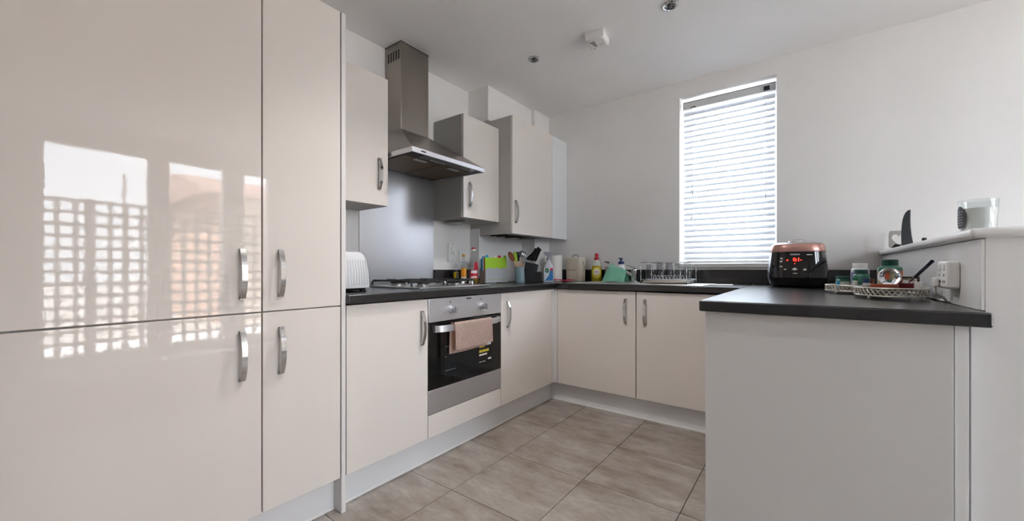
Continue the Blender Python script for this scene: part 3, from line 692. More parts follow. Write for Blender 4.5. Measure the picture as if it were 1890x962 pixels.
# knife block
x, y = -1.845, 2.755
t = thing('knife_block', 'black slanted knife block between the utensil pot and the spray bottle', 'knife block', (x, y, WT+0.0005), face_cam(x, y)-0.15)
part('block', prism(nb(), [(-0.050, 0.0), (0.045, 0.0), (0.030, 0.055), (0.052, 0.142), (0.032, 0.150), (-0.048, 0.168), (-0.057, 0.10)], -0.05, 0.05, 0.004, axis='y'), plain('block_black', (36, 40, 46), 0.45), t)
part('foot', box(nb(), 0.03, 0.083, -0.048, 0.05, 0.0, 0.085, 0.003), 'black', t)
kn = None
for k, (sx, sy, ln, ang) in enumerate(((-0.040, -0.034, 0.100, 0.80), (-0.014, -0.036, 0.112, 0.58), (0.014, -0.034, 0.118, 0.42), (-0.034, 0.012, 0.115, 0.62), (-0.006, 0.014, 0.128, 0.50), (0.026, 0.010, 0.112, 0.40))):
    kt = thing('kitchen_knife', ('kitchen knife nearest the pot in the black knife block', 'second kitchen knife from the left, front row of the knife block', 'front right kitchen knife in the knife block', 'kitchen knife at the back left of the knife block', 'tall kitchen knife at the back of the knife block', 'kitchen knife at the far right of the knife block')[k], 'knife', (0, 0, 0), group='knives in the knife block')
    a = math.sin(ang); c_ = math.cos(ang)
    z0 = (0.166, 0.1605, 0.155, 0.162, 0.1555, 0.1525)[k]+0.0065
    bl = part('blade', box(nb(), -0.0012, 0.0012, -0.009, 0.009, -0.001, 0.014), 'chrome', kt)
    hd = part('handle', tube(nb(), [(0, 0, 0.0143), (a*0.03, 0, 0.0143+c_*0.03), (a*ln*0.7, 0, 0.0143+c_*ln*0.7), (a*ln, 0, 0.0143+c_*ln)], [0.0075, 0.0085, 0.0075, 0.0098], 10, flat=1.2), 'black', kt)
    R = Matrix.Rotation(t.rotation_euler.z, 4, 'Z'); q = R @ Vector((sx, sy, z0))
    kt.location = Vector(t.location)+q; kt.rotation_euler = (0, 0, t.rotation_euler.z)

# utensil pot and its utensils
x, y = -1.838, 2.565
rz = face_cam(x, y)
t = thing('utensil_pot', 'pale blue ribbed utensil pot beside the chopping boards', 'pot', (x, y, WT+0.0005), rz)
m = M['blue_pot'] = mat('blue_enamel', C(136, 160, 168), 0.35)
b = nb(); lathe(b, [(0.036, 0), (0.038, 0.003), (0.040, 0.122), (0.041, 0.125), (0.037, 0.125), (0.035, 0.008), (0.004, 0.006)], seg=36)
part('body', b, m, t)
b = nb()
for k in range(9): box(b, 0.018, 0.030, -0.0385, -0.033, 0.016+k*0.011, 0.020+k*0.011)
part('ribs', b, plain('pot_pale', (196, 210, 214), 0.35), t)
def utensil(label, cat, name, pts, r, head, hm, sm):
    u = thing(name, label, cat, Vector((x, y, WT+0.0005)), rz, 'utensils in the blue pot')
    part('handle', tube(nb(), pts, r, 8), sm, u); part('head', head, hm, u); return u
wood = plain('pale_wood', (206, 168, 136), 0.6); brown = plain('brown_wood', (122, 66, 38), 0.5); grn = plain('lime_silicone', (148, 190, 56), 0.4); slate = plain('slate_silicone', (84, 90, 100), 0.4)
def spoon(cx, cz, w, h, yc, tilt, th=0.006):
    b = nb(); ring = []
    N = 20
    pts = []
    for i in range(N):
        a = 2*PI*i/N; px, pz = w*math.cos(a), h*math.sin(a)
        pts.append((cx+px*math.cos(tilt)+pz*math.sin(tilt), cz-px*math.sin(tilt)+pz*math.cos(tilt)))
    return prism(b, pts, yc-th/2, yc+th/2, 0.0015, axis='y')
utensil('brown wooden spoon with pale handle leaning left in the blue pot', 'spoon', 'wooden_spoon', [(0.01, -0.01, 0.012), (-0.026, -0.012, 0.128), (-0.045, -0.012, 0.172)], 0.006, spoon(-0.064, 0.205, 0.021, 0.044, -0.012, -0.5), brown, wood)
utensil('lime green spatula in the blue pot', 'spatula', 'spatula', [(0.005, 0.0, 0.012), (-0.012, 0.004, 0.128), (-0.022, 0.004, 0.168)], 0.006, prism(nb(), [(-0.038, 0.168), (-0.013, 0.168), (-0.022, 0.238), (-0.046, 0.246), (-0.050, 0.22)], 0.0, 0.008, 0.003, axis='y'), grn, wood)
utensil('black slotted turner in the blue pot', 'turner', 'slotted_turner', [(0.0, 0.008, 0.012), (-0.006, 0.018, 0.128), (-0.012, 0.02, 0.17)], 0.005, prism(nb(), [(-0.030, 0.17), (0.0, 0.17), (0.004, 0.242), (-0.030, 0.246)], 0.017, 0.022, 0.002, axis='y'), 'black', wood)
utensil('slate grey ladle standing upright in the blue pot', 'ladle', 'ladle', [(-0.005, 0.0, 0.012), (0.010, -0.004, 0.128), (0.016, -0.002, 0.20)], 0.005, sphere(nb(), (0.022, 0.0, 0.226), 0.032, 18, 10, (1, 0.55, 0.9)), slate, wood)
b = nb()
for k in range(6):
    a = PI*k/6
    tube(b, [(0.030+0.02*math.cos(a)*s, 0.016*math.sin(a)*s-0.014, 0.150+dz) for s, dz in ((0.15, 0), (0.8, 0.03), (1.0, 0.055), (0.6, 0.082), (0, 0.09), (-0.6, 0.082), (-1, 0.055), (-0.8, 0.03), (-0.15, 0))], 0.0012, 5)
utensil('wire whisk at the right side of the blue pot', 'whisk', 'whisk', [(-0.008, 0.006, 0.012), (0.022, -0.012, 0.128), (0.030, -0.014, 0.151)], 0.0065, b, 'chrome', plain('orange_wood', (190, 132, 92), 0.5))

# chopping boards in their holder (facing into the room)
t = thing('chopping_board_holder', 'grey holder with wavy front for coloured chopping boards', 'board holder', (-1.985, 2.42, WT+0.0005))
b = nb()
wv = [(2.283, 0.003)]+[(2.557, 0.003)]+[(2.557, 0.105)]
N = 30
for i in range(N+1):
    f = i/N; yy = 2.557-0.274*f; wv.append((yy, 0.105+0.014*abs(math.sin(f*PI*3+0.2))))
b = prism(b, [(a, WT+z) for a, z in wv[:3]+wv[4:]], -1.956, -1.951, 0.0, axis='x')
part('front', b, plain('holder_grey', (172, 174, 180), 0.4), t, True)
b = nb(); box(b, -2.012, -1.9565, 2.283, 2.557, WT+0.001, WT+0.006); box(b, -2.012, -2.008, 2.283, 2.557, WT+0.006, WT+0.11)
box(b, -2.0075, -1.9565, 2.283, 2.286, WT+0.006, WT+0.095); box(b, -2.0075, -1.9565, 2.554, 2.557, WT+0.006, WT+0.095)
part('tray', b, plain('holder_dark', (120, 112, 104), 0.4), t, True)
b = nb()
for k in range(9): box(b, -1.9509, -1.9505, 2.30+k*0.028, 2.312+k*0.028, WT+0.022, WT+0.028+0.003*(k % 2))
part('print', b, grn, t, True)
for k, (xx, tabs, col, rgb, z1) in enumerate(((-2.002, 2.315, 'teal_board', (26, 96, 130), 0.185), (-1.992, 2.345, 'blue_board', (34, 148, 204), 0.196), (-1.982, 2.43, 'white_board', (226, 226, 214), 0.190), (-1.972, 2.475, 'red_board', (176, 34, 44), 0.195), (-1.962, 2.535, 'lime_board', (160, 202, 56), 0.196))):
    pts = [(2.288, 0.0065), (2.552, 0.0065), (2.552, z1)]
    for q in range(7): a = PI*q/6; pts.append((tabs+0.017*math.cos(a), z1+0.001+0.021*math.sin(a)))
    pts.append((2.288, z1))
    if tabs+0.017 >= 2.552: pts[2] = (2.5525, z1)
    solo('chopping_board', prism(nb(), [(a, WT+0.0005+z) for a, z in pts], xx-0.0032, xx+0.0032, 0.0, axis='x'), plain(col, rgb, 0.4), ('dark teal', 'blue', 'white', 'red', 'lime green')[k]+(' chopping board at the front of the grey holder' if k == 4 else ' chopping board standing in the grey holder'), 'chopping board', group='chopping boards in the holder')
# flat black trivet
solo('trivet', sell(nb(), [(0.085, 0.035, 0), (0.087, 0.037, 0.002), (0.085, 0.035, 0.005)], 4), 'black', 'flat black mat on the worktop in front of the chopping boards', 'mat', (-1.875, 2.44, WT+0.0004), 1.3)

# oils and vinegar beside the hob
def bottle(label, x, y, prof, m, extra, name='oil_bottle', seg=24):
    t = thing(name, label, 'bottle', (x, y, WT+0.0005), face_cam(x, y)); part('body', lathe(nb(), prof, seg=seg), m, t)
    for nm, bm_, mm, lab in extra: part(nm, bm_, mm, t, label=lab)
    return t
oilg = plain('oil_yellow', (196, 164, 32), 0.1, trans=0.3); gl_ = M['glass']
bottle('short glass bottle half full of yellow oil, nearest the hob', -2.137, 2.152, [(0.019, 0), (0.021, 0.003), (0.021, 0.085)], oilg,
       [('neck', lathe(nb(), [(0.021, 0.0855), (0.021, 0.125), (0.014, 0.135), (0.012, 0.150)]), gl_, None), ('label', band(nb(), 0.0214, 0.02, 0.08, 0.1, 1.0), 'dark_mark', None)])
bottle('corked glass bottle with an orange label beside the red-labelled one', -2.100, 2.200, [(0.024, 0), (0.026, 0.003), (0.026, 0.11), (0.022, 0.13), (0.011, 0.165), (0.010, 0.20)], gl_,
       [('cork', lathe(nb(), [(0.013, 0.2003), (0.014, 0.214), (0.011, 0.22)]), plain('cork', (196, 150, 86), 0.8), None), ('label', band(nb(), 0.0265, 0.05, 0.115, -0.9, 0.9), plain('label_orange', (230, 150, 40), 0.4), 'orange label'),
        ('lower_label', band(nb(), 0.0265, 0.008, 0.048, -0.9, 0.9), plain('label_cream', (232, 214, 200), 0.4), None)])
bottle('tall clear bottle with red and white cap and red label, by the pipe boxing', -2.035, 2.238, [(0.034, 0), (0.036, 0.004), (0.037, 0.12), (0.034, 0.15), (0.018, 0.205), (0.014, 0.232), (0.0135, 0.246)], gl_,
       [('vinegar', lathe(nb(), [(0.0374, 0.001), (0.0376, 0.035)], seg=24), plain('vinegar', (120, 96, 30), 0.1), None),
        ('cap', lathe(nb(), [(0.0155, 0.2463), (0.0155, 0.258)]), 'white', None), ('cap_top', lathe(nb(), [(0.0158, 0.2583), (0.0158, 0.268), (0.012, 0.271)]), plain('cap_red', (176, 36, 56), 0.35), None),
        ('label', band(nb(), 0.0378, 0.036, 0.10, -0.7, 1.0), plain('label_crimson', (196, 40, 62), 0.4), 'red label with white print'), ('neck_label', prism(nb(), [(0.003, 0.1005), (0.034, 0.1005), (0.031, 0.15), (0.020, 0.168), (0.008, 0.15)], -0.037, -0.0364, axis='y'), plain('label_crimson', (196, 40, 62), 0.4), None),
        ('print', band(nb(), 0.0381, 0.076, 0.096, -0.5, 0.8), 'white', None), ('print', band(nb(), 0.0381, 0.042, 0.052, -0.5, 0.8), 'white', None)], 'vinegar_bottle')
solo('small_carton', box(nb(), -0.016, 0.016, -0.010, 0.010, 0, 0.038, 0.001), plain('card_white', (235, 232, 226), 0.5), 'tiny white carton in front of the corked bottle', 'carton', (-2.005, 2.18, WT+0.0005), 0.7)

# wall plates on the left wall
t = thing('cooker_switch', 'tall white cooker switch plate on the wall right of the splashback', 'switch', (XW, 2.180, 1.142))
part('plate', box(nb(), XW+0.0005, XW+0.009, 2.138, 2.224, 1.070, 1.214, 0.003), 'white', t, True)
part('rocker', box(nb(), XW+0.0092, XW+0.013, 2.168, 2.196, 1.155, 1.185, 0.002), 'white', t, True)
part('indicator', box(nb(), XW+0.0092, XW+0.0105, 2.174, 2.192, 1.143, 1.147), 'grey_mark', t, True)
for z in (1.085, 1.205): part('screw', tube(nb(), [(XW+0.0092, 2.181, z), (XW+0.0102, 2.181, z)], 0.004, 10), 'grey_mark', t, True)
part('lettering', text_bm('COOKER', 0.011, (XW+0.0093, 2.181, 1.13), (0, 1, 0), (0, 0, 1)), 'grey_mark', t, True)
t = thing('wall_socket', 'single white socket on the wall behind the oil bottles', 'socket', (XW, 2.30, 1.115))
part('plate', box(nb(), XW+0.0005, XW+0.009, 2.257, 2.343, 1.072, 1.158, 0.003), 'white', t, True)
part('rocker', box(nb(), XW+0.0092, XW+0.013, 2.295, 2.315, 1.125, 1.145, 0.002), 'white', t, True)
for yy, zz in ((2.30, 1.115), (2.289, 1.097), (2.311, 1.097)): part('pin_hole', box(nb(), XW+0.0091, XW+0.0096, yy-0.003, yy+0.003, zz-0.0035, zz+0.0035), 'dark_mark', t, True)

# toaster
t = thing('toaster', 'white ribbed toaster on the worktop beside the tall end panel', 'toaster', (-1.785, 1.027, WT+0.0005))
tw = mat('toaster_white', C(206, 207, 210), 0.28, coat=0.4); M['toaster'] = tw
b = sell(nb(), [(0.086, 0.110, 0.018), (0.088, 0.112, 0.028), (0.085, 0.107, 0.10), (0.077, 0.097, 0.155), (0.068, 0.086, 0.180), (0.055, 0.076, 0.190)], 6, seg=64)
part('body', b, tw, t)
b = nb()
for k in range(13):
    yy = -0.084+0.014*k
    tube(b, [(0.0885, yy, 0.032), (0.0855, yy*0.98, 0.10), (0.078, yy*0.92, 0.150)], 0.0019, 6)
part('ribs', b, tw, t)
part('base', sell(nb(), [(0.074, 0.092, 0.008), (0.078, 0.098, 0.0175)], 6, seg=48), 'black', t)
for sx in (-0.06, 0.062):
    for sy in (-0.075, 0.075): part('foot', box(nb(), sx-0.012, sx+0.012, sy-0.012, sy+0.012, 0, 0.0078, 0.002), 'black', t)
for yy in (-0.025, 0.025): part('slot', box(nb(), -0.045, 0.045, yy-0.012, yy+0.012, 0.1902, 0.1912), 'dark_mark', t)
part('dial', tube(nb(), [(0.0885, -0.088, 0.04), (0.098, -0.088, 0.04)], 0.010, 14), 'chrome', t)

# ------------------------------------------------------------------ rice cooker
x, y = -0.046, 2.93
t = thing('rice_cooker', 'black and rose-gold electric rice cooker on the worktop right of the window', 'rice cooker', (x, y, WT+0.0005))
NN = 2.7
part('base', sell(nb(), [(0.1222, 0.0978, 0.004), (0.1369, 0.1125, 0.012), (0.1467, 0.1206, 0.058)], NN, seg=56), plain('cooker_base', (18, 18, 22), 0.35), t)
body = part('body', sell(nb(), [(0.1496, 0.1235, 0.0585), (0.1487, 0.1227, 0.09), (0.1434, 0.1182, 0.14), (0.1353, 0.1117, 0.2085)], NN, seg=56), 'black_gloss', t)
part('band', sell(nb(), [(0.1361, 0.1125, 0.2088), (0.1369, 0.1133, 0.212), (0.1312, 0.1076, 0.248), (0.1263, 0.1027, 0.254)], NN, seg=56), plain('rose_gold', (196, 152, 142), 0.28, metal=0.75), t)
part('lid', sell(nb(), [(0.1255, 0.1019, 0.2543), (0.1141, 0.0913, 0.263), (0.0693, 0.0554, 0.268), (0.0489, 0.0408, 0.268)], NN, seg=48), plain('lid_silver', (176, 170, 170), 0.25, metal=0.8), t)
part('lid_knob', lathe(nb(), [(0.046, 0.2683), (0.044, 0.276), (0.030, 0.283), (0.004, 0.285)], seg=28), 'chrome', t)
for sx in (-0.08, 0.08): part('foot', box(nb(), sx-0.015, sx+0.015, -0.062, -0.036, 0, 0.0035), 'black', t)
side = nb()
for s in (-1,):
    rings = []
    for zz, rx_, ry_ in ((0.02, 0.1402, 0.1157), (0.06, 0.1501, 0.1240), (0.10, 0.1485, 0.1222), (0.15, 0.1430, 0.1178), (0.205, 0.1363, 0.1125)):
        ring = []
        for a in (PI*0.94, PI*1.0, PI*1.06, PI*1.12, PI*1.17):
            ca, sa = math.cos(a), math.sin(a)
            ring.append((1.006*rx_*math.copysign(abs(ca)**(2/NN), ca), 1.006*ry_*math.copysign(abs(sa)**(2/NN), sa), zz))
        rings.append(ring)
    loft(side, rings, cap=False, closed=False)
part('side_reflection', side, plain('silver_reflection', (190, 190, 200), 0.25, metal=0.8), t, label='silver strip for the window reflected in the side')  # silver colour stands in for the window's reflection on the left side
def cook_wrap(x0, z0):
    def f(px, pz):
        X, Z = x0+px, z0+pz
        k = (Z-0.0585)/(0.2085-0.0585); rx_ = 0.1504-0.0143*k; ry_ = 0.1243-0.0118*k
        k2 = max(0, 1-abs(X/rx_)**NN)**(1/NN)
        return Vector((X, -ry_*k2-0.0012, Z))
    return f
red = mat('display_red', C(230, 40, 30), 0.4, emit=C(255, 50, 36), estr=1.6); M['led'] = red
wht = plain('panel_print', (214, 214, 214), 0.4)
def ctext(s, size, X, Z, mm, nm='lettering', bold=0.0): part(nm, text_bm(s, size, (0, 0, 0), (1, 0, 0), (0, 0, 1), wrap=cook_wrap(X, Z), bold=bold), mm, body)
ctext('CUCKOO', 0.0102, -0.0081, 0.192, wht, bold=0.0005)
ctext('0:1-', 0.0277, 0.0033, 0.162, red, 'display', 0.0008); ctext('=', 0.0179, -0.0448, 0.158, red, 'display', 0.0006); ctext('<', 0.0098, -0.0098, 0.139, red, 'display', 0.0006)
for X, Z, s in ((-0.0733, 0.170, 0.0081), (-0.0750, 0.152, 0.0081), (-0.0750, 0.122, 0.0081), (-0.0098, 0.106, 0.0139), (0.0375, 0.104, 0.0098), (-0.0554, 0.105, 0.0073), (0.0587, 0.190, 0.0065), (-0.0073, 0.083, 0.0049)):
    b = nb(); f = cook_wrap(X, Z); vs = []
    shape = [(-s, 0), (0, -s*0.5), (s, 0), (0, s*0.8)] if s > 0.0069 else [(-s*2, -0.002), (s*2, -0.002), (s*2, 0.002), (-s*2, 0.002)]
    b.faces.new([b.verts.new(f(*q)) for q in shape]); part('button_mark', b, wht, body)
part('power_cord', tube(nb(), [(0.118, 0.085, 0.03), (0.16, 0.11, 0.02), (0.23, 0.13, 0.006), (0.32, 0.17, 0.006), (0.34, 0.235, 0.006)], 0.004, 8), 'black', t)

# ------------------------------------------------------------------ trays and their contents
tray_m = plain('antique_silver', (206, 200, 188), 0.32, metal=0.55)
def tray(label, x, y, a, bq, h, base_z=0.012, fl=0.012):
    t = thing('tray', label, 'tray', (x, y, WT+0.0005))
    def E(k, z, n, f=1.0): ang = 2*PI*k/n; return (f*a*math.cos(ang), f*bq*math.sin(ang), z)
    n = 48
    part('tray_base', loft(nb(), [[E(k, base_z+fl, n, 0.985) for k in range(n)], [E(k, base_z+fl+0.0028, n, 0.985) for k in range(n)]]), plain('tray_mirror', (150, 140, 132), 0.15, metal=0.7), t)
    for z, r in ((base_z+0.001, 0.0026), (base_z+h, 0.0032)): part('rim', tube(nb(), [E(k, z, n) for k in range(n)], r, 8, True), tray_m, t)
    b = nb(); N = 44
    for k in range(N):
        for s in (1, -1):
            z0, z1 = (base_z+0.003, base_z+h-0.002) if s > 0 else (base_z+h-0.002, base_z+0.003)
            p0, p1 = E(k, z0, N), E(k+1, z1, N); pm = E(k+0.5, (z0+z1)/2, N)
            tube(b, [p0, pm, p1], 0.0017, 5)
    part('gallery', b, tray_m, t, label='pierced lattice gallery')
    for k in (6, 18, 30, 42): q = E(k, 0, n, 0.97); part('foot', sphere(nb(), (q[0], q[1], 0.0055), 0.0055, 10, 6), tray_m, t)
    return t
TZ = WT+0.0005+0.0275
tray('small round pierced silver tray of medicine bottles, nearer the rice cooker', 0.1785, 2.328, 0.109, 0.109, 0.024)
lt = tray('large oval pierced silver tray holding a glass ball, beside the half wall', 0.250, 2.035, 0.1, 0.168, 0.028, fl=0.021)
TZL = TZ+0.009
part('tray_handle', tube(nb(), [(0.075, 0.118, 0.041), (0.085, 0.125, 0.062), (0.06, 0.14, 0.07), (0.03, 0.155, 0.062), (0.028, 0.162, 0.041)], 0.004, 8), tray_m, lt)
from math import atan2
def jar(label, px_x, y, h, r, body, cap, caph, name='medicine_bottle', capr=0.78, lab=None, neck=True, labz=(0.15, 0.62), z=None):
    t = thing(name, label, 'bottle', (px_x, y, z or TZ), face_cam(px_x, y))
    hb = h-caph-0.0006; sh = 0.12*h if neck else 0.02*h
    part('body', lathe(nb(), [(r*0.94, 0), (r, 0.004), (r, hb-sh), (r*0.93, hb-sh*0.45), (r*capr*0.95, hb)], seg=26), body, t)
    part('cap', lathe(nb(), [(r*capr, hb+0.0006), (r*capr, h-0.002), (r*capr*0.94, h)], seg=26), cap, t)
    if lab: part('label', band(nb(), r+0.0005, h*labz[0], h*labz[1], -1.15, 1.15), lab, t)
    return t
dg = plain('dark_green_cap', (20, 72, 62), 0.35); tg = plain('teal_bottle', (72, 132, 112), 0.25, trans=0.15); wp = M['white']
gb = plain('green_jar', (74, 120, 92), 0.25); pal = plain('label_palegrey', (206, 206, 198), 0.5); navy = plain('navy_cap', (34, 52, 92), 0.35); amb = plain('amber_glass', (136, 62, 24), 0.12, trans=0.3)
jar('squat green jar with pale label at the left of the small tray', 0.131, 2.343, 0.048, 0.026, gb, dg, 0.014, 'jar', 0.95, pal, False, (0.02, 0.5))
jar('white-capped clear bottle with blue label, tallest on the small tray', 0.1945, 2.388, 0.106, 0.0325, plain('pearl_plastic', (204, 208, 214), 0.2), wp, 0.02, capr=0.80, lab=plain('label_bluegrey', (110, 118, 160), 0.5))
jar('teal bottle with dark green cap in front of the white-capped one', 0.191, 2.288, 0.078, 0.028, tg, dg, 0.018, capr=0.85, lab=None)
jar('slim white vial with green cap in the middle of the small tray', 0.1667, 2.245, 0.043, 0.009, wp, plain('green_cap', (44, 120, 84), 0.35), 0.012, 'vial', 0.95, pal, False)
jar('small white vial with navy cap at the right of the small tray', 0.2034, 2.247, 0.042, 0.012, pal, navy, 0.02, 'vial', 0.98, None, False)
jar('little amber glass bottle at the right end of the small tray', 0.227, 2.350, 0.038, 0.013, pal, amb, 0.022, 'vial', 0.95, None, False)
jar('slim bright blue tube beside the squat green jar', 0.113, 2.292, 0.037, 0.007, plain('bright_blue', (62, 156, 196), 0.3), plain('pale_blue', (170, 200, 214), 0.3), 0.008, 'vial', 0.8, None, False)
t = jar('large green vitamin bottle with orange label behind the glass ball', 0.2627, 2.140, 0.109, 0.037, tg, dg, 0.024, capr=0.68, z=TZL)
part('label', band(nb(), 0.0376, 0.008, 0.064, 0.0, 1.35), plain('label_tomato', (212, 84, 44), 0.45), t, label='orange part of the label')
part('label', band(nb(), 0.0376, 0.008, 0.064, -1.35, -0.004), plain('label_khaki', (150, 140, 104), 0.5), t, label='khaki part of the label')
# glass ball on its foot
bx, by = 0.239, 1.952
t = thing('glass_ball', 'clear glass ball on the large silver tray', 'ornament', (bx, by, TZL))
part('stand', lathe(nb(), [(0.019, 0.0003), (0.019, 0.006), (0.013, 0.009), (0.013, 0.012), (0.014, 0.0145)], seg=24), plain('dark_red_wood', (92, 36, 26), 0.3), t)
part('ball', sphere(nb(), (0, 0, 0.0445), 0.032, 32, 20), 'ball', t)
solo('amber_case', sell(nb(), [(0.034, 0.010, 0.0), (0.037, 0.013, 0.004), (0.037, 0.013, 0.014), (0.034, 0.010, 0.018)], 2.6, seg=36), plain('amber_case', (132, 48, 24), 0.12, coat=0.4), 'glossy amber brown case lying at the front of the large tray', 'case', (0.219, 1.912, TZL), face_cam(-0.2, 1.9)+0.0-0.25)
solo('red_box', box(nb(), -0.019, 0.019, -0.012, 0.012, 0, 0.021, 0.001), plain('wine_red', (122, 26, 38), 0.35), 'small dark red box on the large tray right of the glass ball', 'box', (0.286, 1.975, TZL), -0.2)
solo('white_box', box(nb(), -0.009, 0.009, -0.009, 0.009, 0, 0.026, 0.001), plain('card_white', (235, 232, 226), 0.5), 'little white box standing between the red box and the tray end', 'box', (0.319, 2.008, TZL), -0.2)
t = thing('picture_stand', 'dark brown little frame standing at the back of the large tray', 'frame', (0.308, 2.075, TZL), face_cam(0.3, 2.0))
dbr = plain('dark_brown', (66, 50, 40), 0.4)
for q in ((-0.027, 0.027, 0.036, 0.044), (-0.027, -0.020, 0.0003, 0.0358), (0.020, 0.027, 0.0003, 0.0358)): part('bar', box(nb(), q[0], q[1], -0.004, 0.004, q[2], q[3], 0.001), dbr, t)
pa, pb = Vector((0.291, 1.972, TZL+0.0226)), Vector((0.3275, 1.848, 1.0425))
t = thing('pen', 'navy and silver pen leaning up from the large tray', 'pen', pa)
d_ = pb-pa
part('barrel', tube(nb(), [d_*0.30, d_], [0.0055, 0.0055], 14), plain('navy_pen', (24, 26, 52), 0.25, coat=0.3), t)
part('tip', tube(nb(), [d_*0.0, d_*0.1, d_*0.298], [0.0012, 0.003, 0.004], 12), 'chrome', t)

# double socket on the half wall with plug
t = thing('wall_socket', 'double white socket on the half wall beside the trays', 'socket', (0.366, 1.761, 0.953))
part('box', box(nb(), 0.336, 0.3657, 1.732, 1.834, 0.957, 1.042, 0.008, 3), 'white', t, True)
for yy in (1.806, 1.757):
    part('rocker', box(nb(), 0.3335, 0.3358, yy-0.010, yy+0.005, 1.012, 1.030, 0.001), 'white', t, True)
    for dy, zz in ((0, 0.998), (-0.009, 0.978), (0.009, 0.978)): part('pin_hole', box(nb(), 0.3354, 0.3359, yy+dy-0.003, yy+dy+0.003, zz-0.004, zz+0.004), 'dark_mark', t, True)
t = thing('plug', 'white plug with lead in the far side of the double socket', 'plug', (0.32, 1.805, 0.975))
part('plug_body', box(nb(), 0.322, 0.3345, 1.800, 1.830, 0.960, 0.990, 0.004), 'white', t, True)
part('lead', tube(nb(), [(0.328, 1.815, 0.9595), (0.330, 1.82, 0.940), (0.350, 1.83, 0.926), (0.360, 1.85, 0.915), (0.361, 1.90, 0.9125), (0.361, 2.5, 0.9125)], 0.0032, 8), 'white', t, True)

# ------------------------------------------------------------------ things on the half-wall sill
ZS = 1.1253
x, y = 0.41, 1.775
t = thing('candle_jar', 'big white candle in a clear glass on the half-wall sill', 'candle', (x, y, ZS), face_cam(x, y))
part('glass', lathe(nb(), [(0.034, 0), (0.036, 0.002), (0.041, 0.097), (0.0392, 0.097), (0.034, 0.006), (0.002, 0.005)], seg=36, cap=False), 'glass', t)
part('wax', lathe(nb(), [(0.0335, 0.0062), (0.0375, 0.072), (0.002, 0.071)], seg=36), plain('wax', (240, 238, 234), 0.5), t)
def oval_wrap(bm, r, a0, da, zc, dz, n=22):
    R0 = [bm.verts.new((rr_*math.sin(a0+da*math.cos(q)), -rr_*math.cos(a0+da*math.cos(q)), zc+dz*math.sin(q))) for rr_ in (r,) for q in [2*PI*i/n for i in range(n)]]
    rows = [(R0[i], R0[n-i]) for i in range(1, n//2)]
    bm.faces.new((R0[0], rows[0][0], rows[0][1]))
    for (p0, p1), (q0, q1) in zip(rows, rows[1:]): bm.faces.new((p0, q0, q1, p1))
    bm.faces.new((rows[-1][0], R0[n//2], rows[-1][1]))
    return bm
lb = part('label', oval_wrap(nb(), 0.0412, -1.08, 0.46, 0.046, 0.034), plain('label_charcoal', (84, 84, 88), 0.5), t, label='dark oval label with pale pattern')
b = nb()
for k in range(6):
    for q in range(3): band(b, 0.0416, 0.022+0.008*k, 0.0235+0.008*k, -1.36+0.19*q+0.06*(k % 2), -1.26+0.19*q+0.06*(k % 2), 3)
part('pattern', b, plain('label_pale', (200, 208, 216), 0.4), lb)
# curved dark fin
m = plain('charcoal_fin', (54, 58, 62), 0.4)
fin = [(-0.021, 0.0), (0.022, 0.0), (0.017, 0.03), (0.013, 0.06), (0.010, 0.10), (0.009, 0.14), (0.0095, 0.186), (0.003, 0.185), (-0.005, 0.179), (-0.011, 0.169), (-0.016, 0.155), (-0.020, 0.135), (-0.0225, 0.11), (-0.024, 0.08), (-0.0245, 0.05), (-0.0235, 0.02)]
t = thing('desk_ornament', 'dark grey upright curved fin-shaped object on the half-wall sill', 'ornament', (0.405, 2.76, ZS), face_cam(0.41, 2.76))
part('blade', prism(nb(), fin, -0.012, 0.012, 0.003, axis='y'), m, t)
part('foot', prism(nb(), [(-0.060, 0.0), (-0.0255, 0.0), (-0.0255, 0.014), (-0.046, 0.018)], -0.014, 0.014, 0.002, axis='y'), 'black', t)
# metal plate with a heart-shaped hole
b = nb(); N = 28; heart = []
for k in range(N):
    a = 2*PI*k/N; hx_ = 16*math.sin(a)**3; hz_ = 13*math.cos(a)-5*math.cos(2*a)-2*math.cos(3*a)-math.cos(4*a)
    heart.append((hx_*0.0019, 0.062+hz_*0.0023))
outer = []
for hxp, hzp in heart:
    dx_, dz_ = hxp, hzp-0.055; sc = max(abs(dx_)/0.043, abs(dz_)/0.055); outer.append((dx_/sc, 0.055+dz_/sc))
rings = [[(q[0], yy, q[1]) for q in pts] for pts, yy in ((outer, -0.004), (outer, 0.004), (heart, 0.004), (heart, -0.004))]
R = [[b.verts.new(v) for v in r_] for r_ in rings]
for A_, B_ in zip(R, R[1:]+R[:1]):
    for i in range(N): b.faces.new((A_[i], A_[(i+1) % N], B_[(i+1) % N], B_[i]))
bmesh.ops.recalc_face_normals(b, faces=b.faces)
solo('heart_plate', b, plain('brushed_grey', (176, 172, 166), 0.35, metal=0.5), 'silvery plate with heart-shaped hole at the far end of the sill', 'ornament', (0.422, 3.13, ZS+0.0002))
solo('bottle_cap', lathe(nb(), [(0.007, 0), (0.008, 0.002), (0.0075, 0.017), (0.006, 0.019)], seg=16), 'black', 'tiny black cap on the sill edge between fin and candle', 'cap', (0.385, 2.30, ZS))

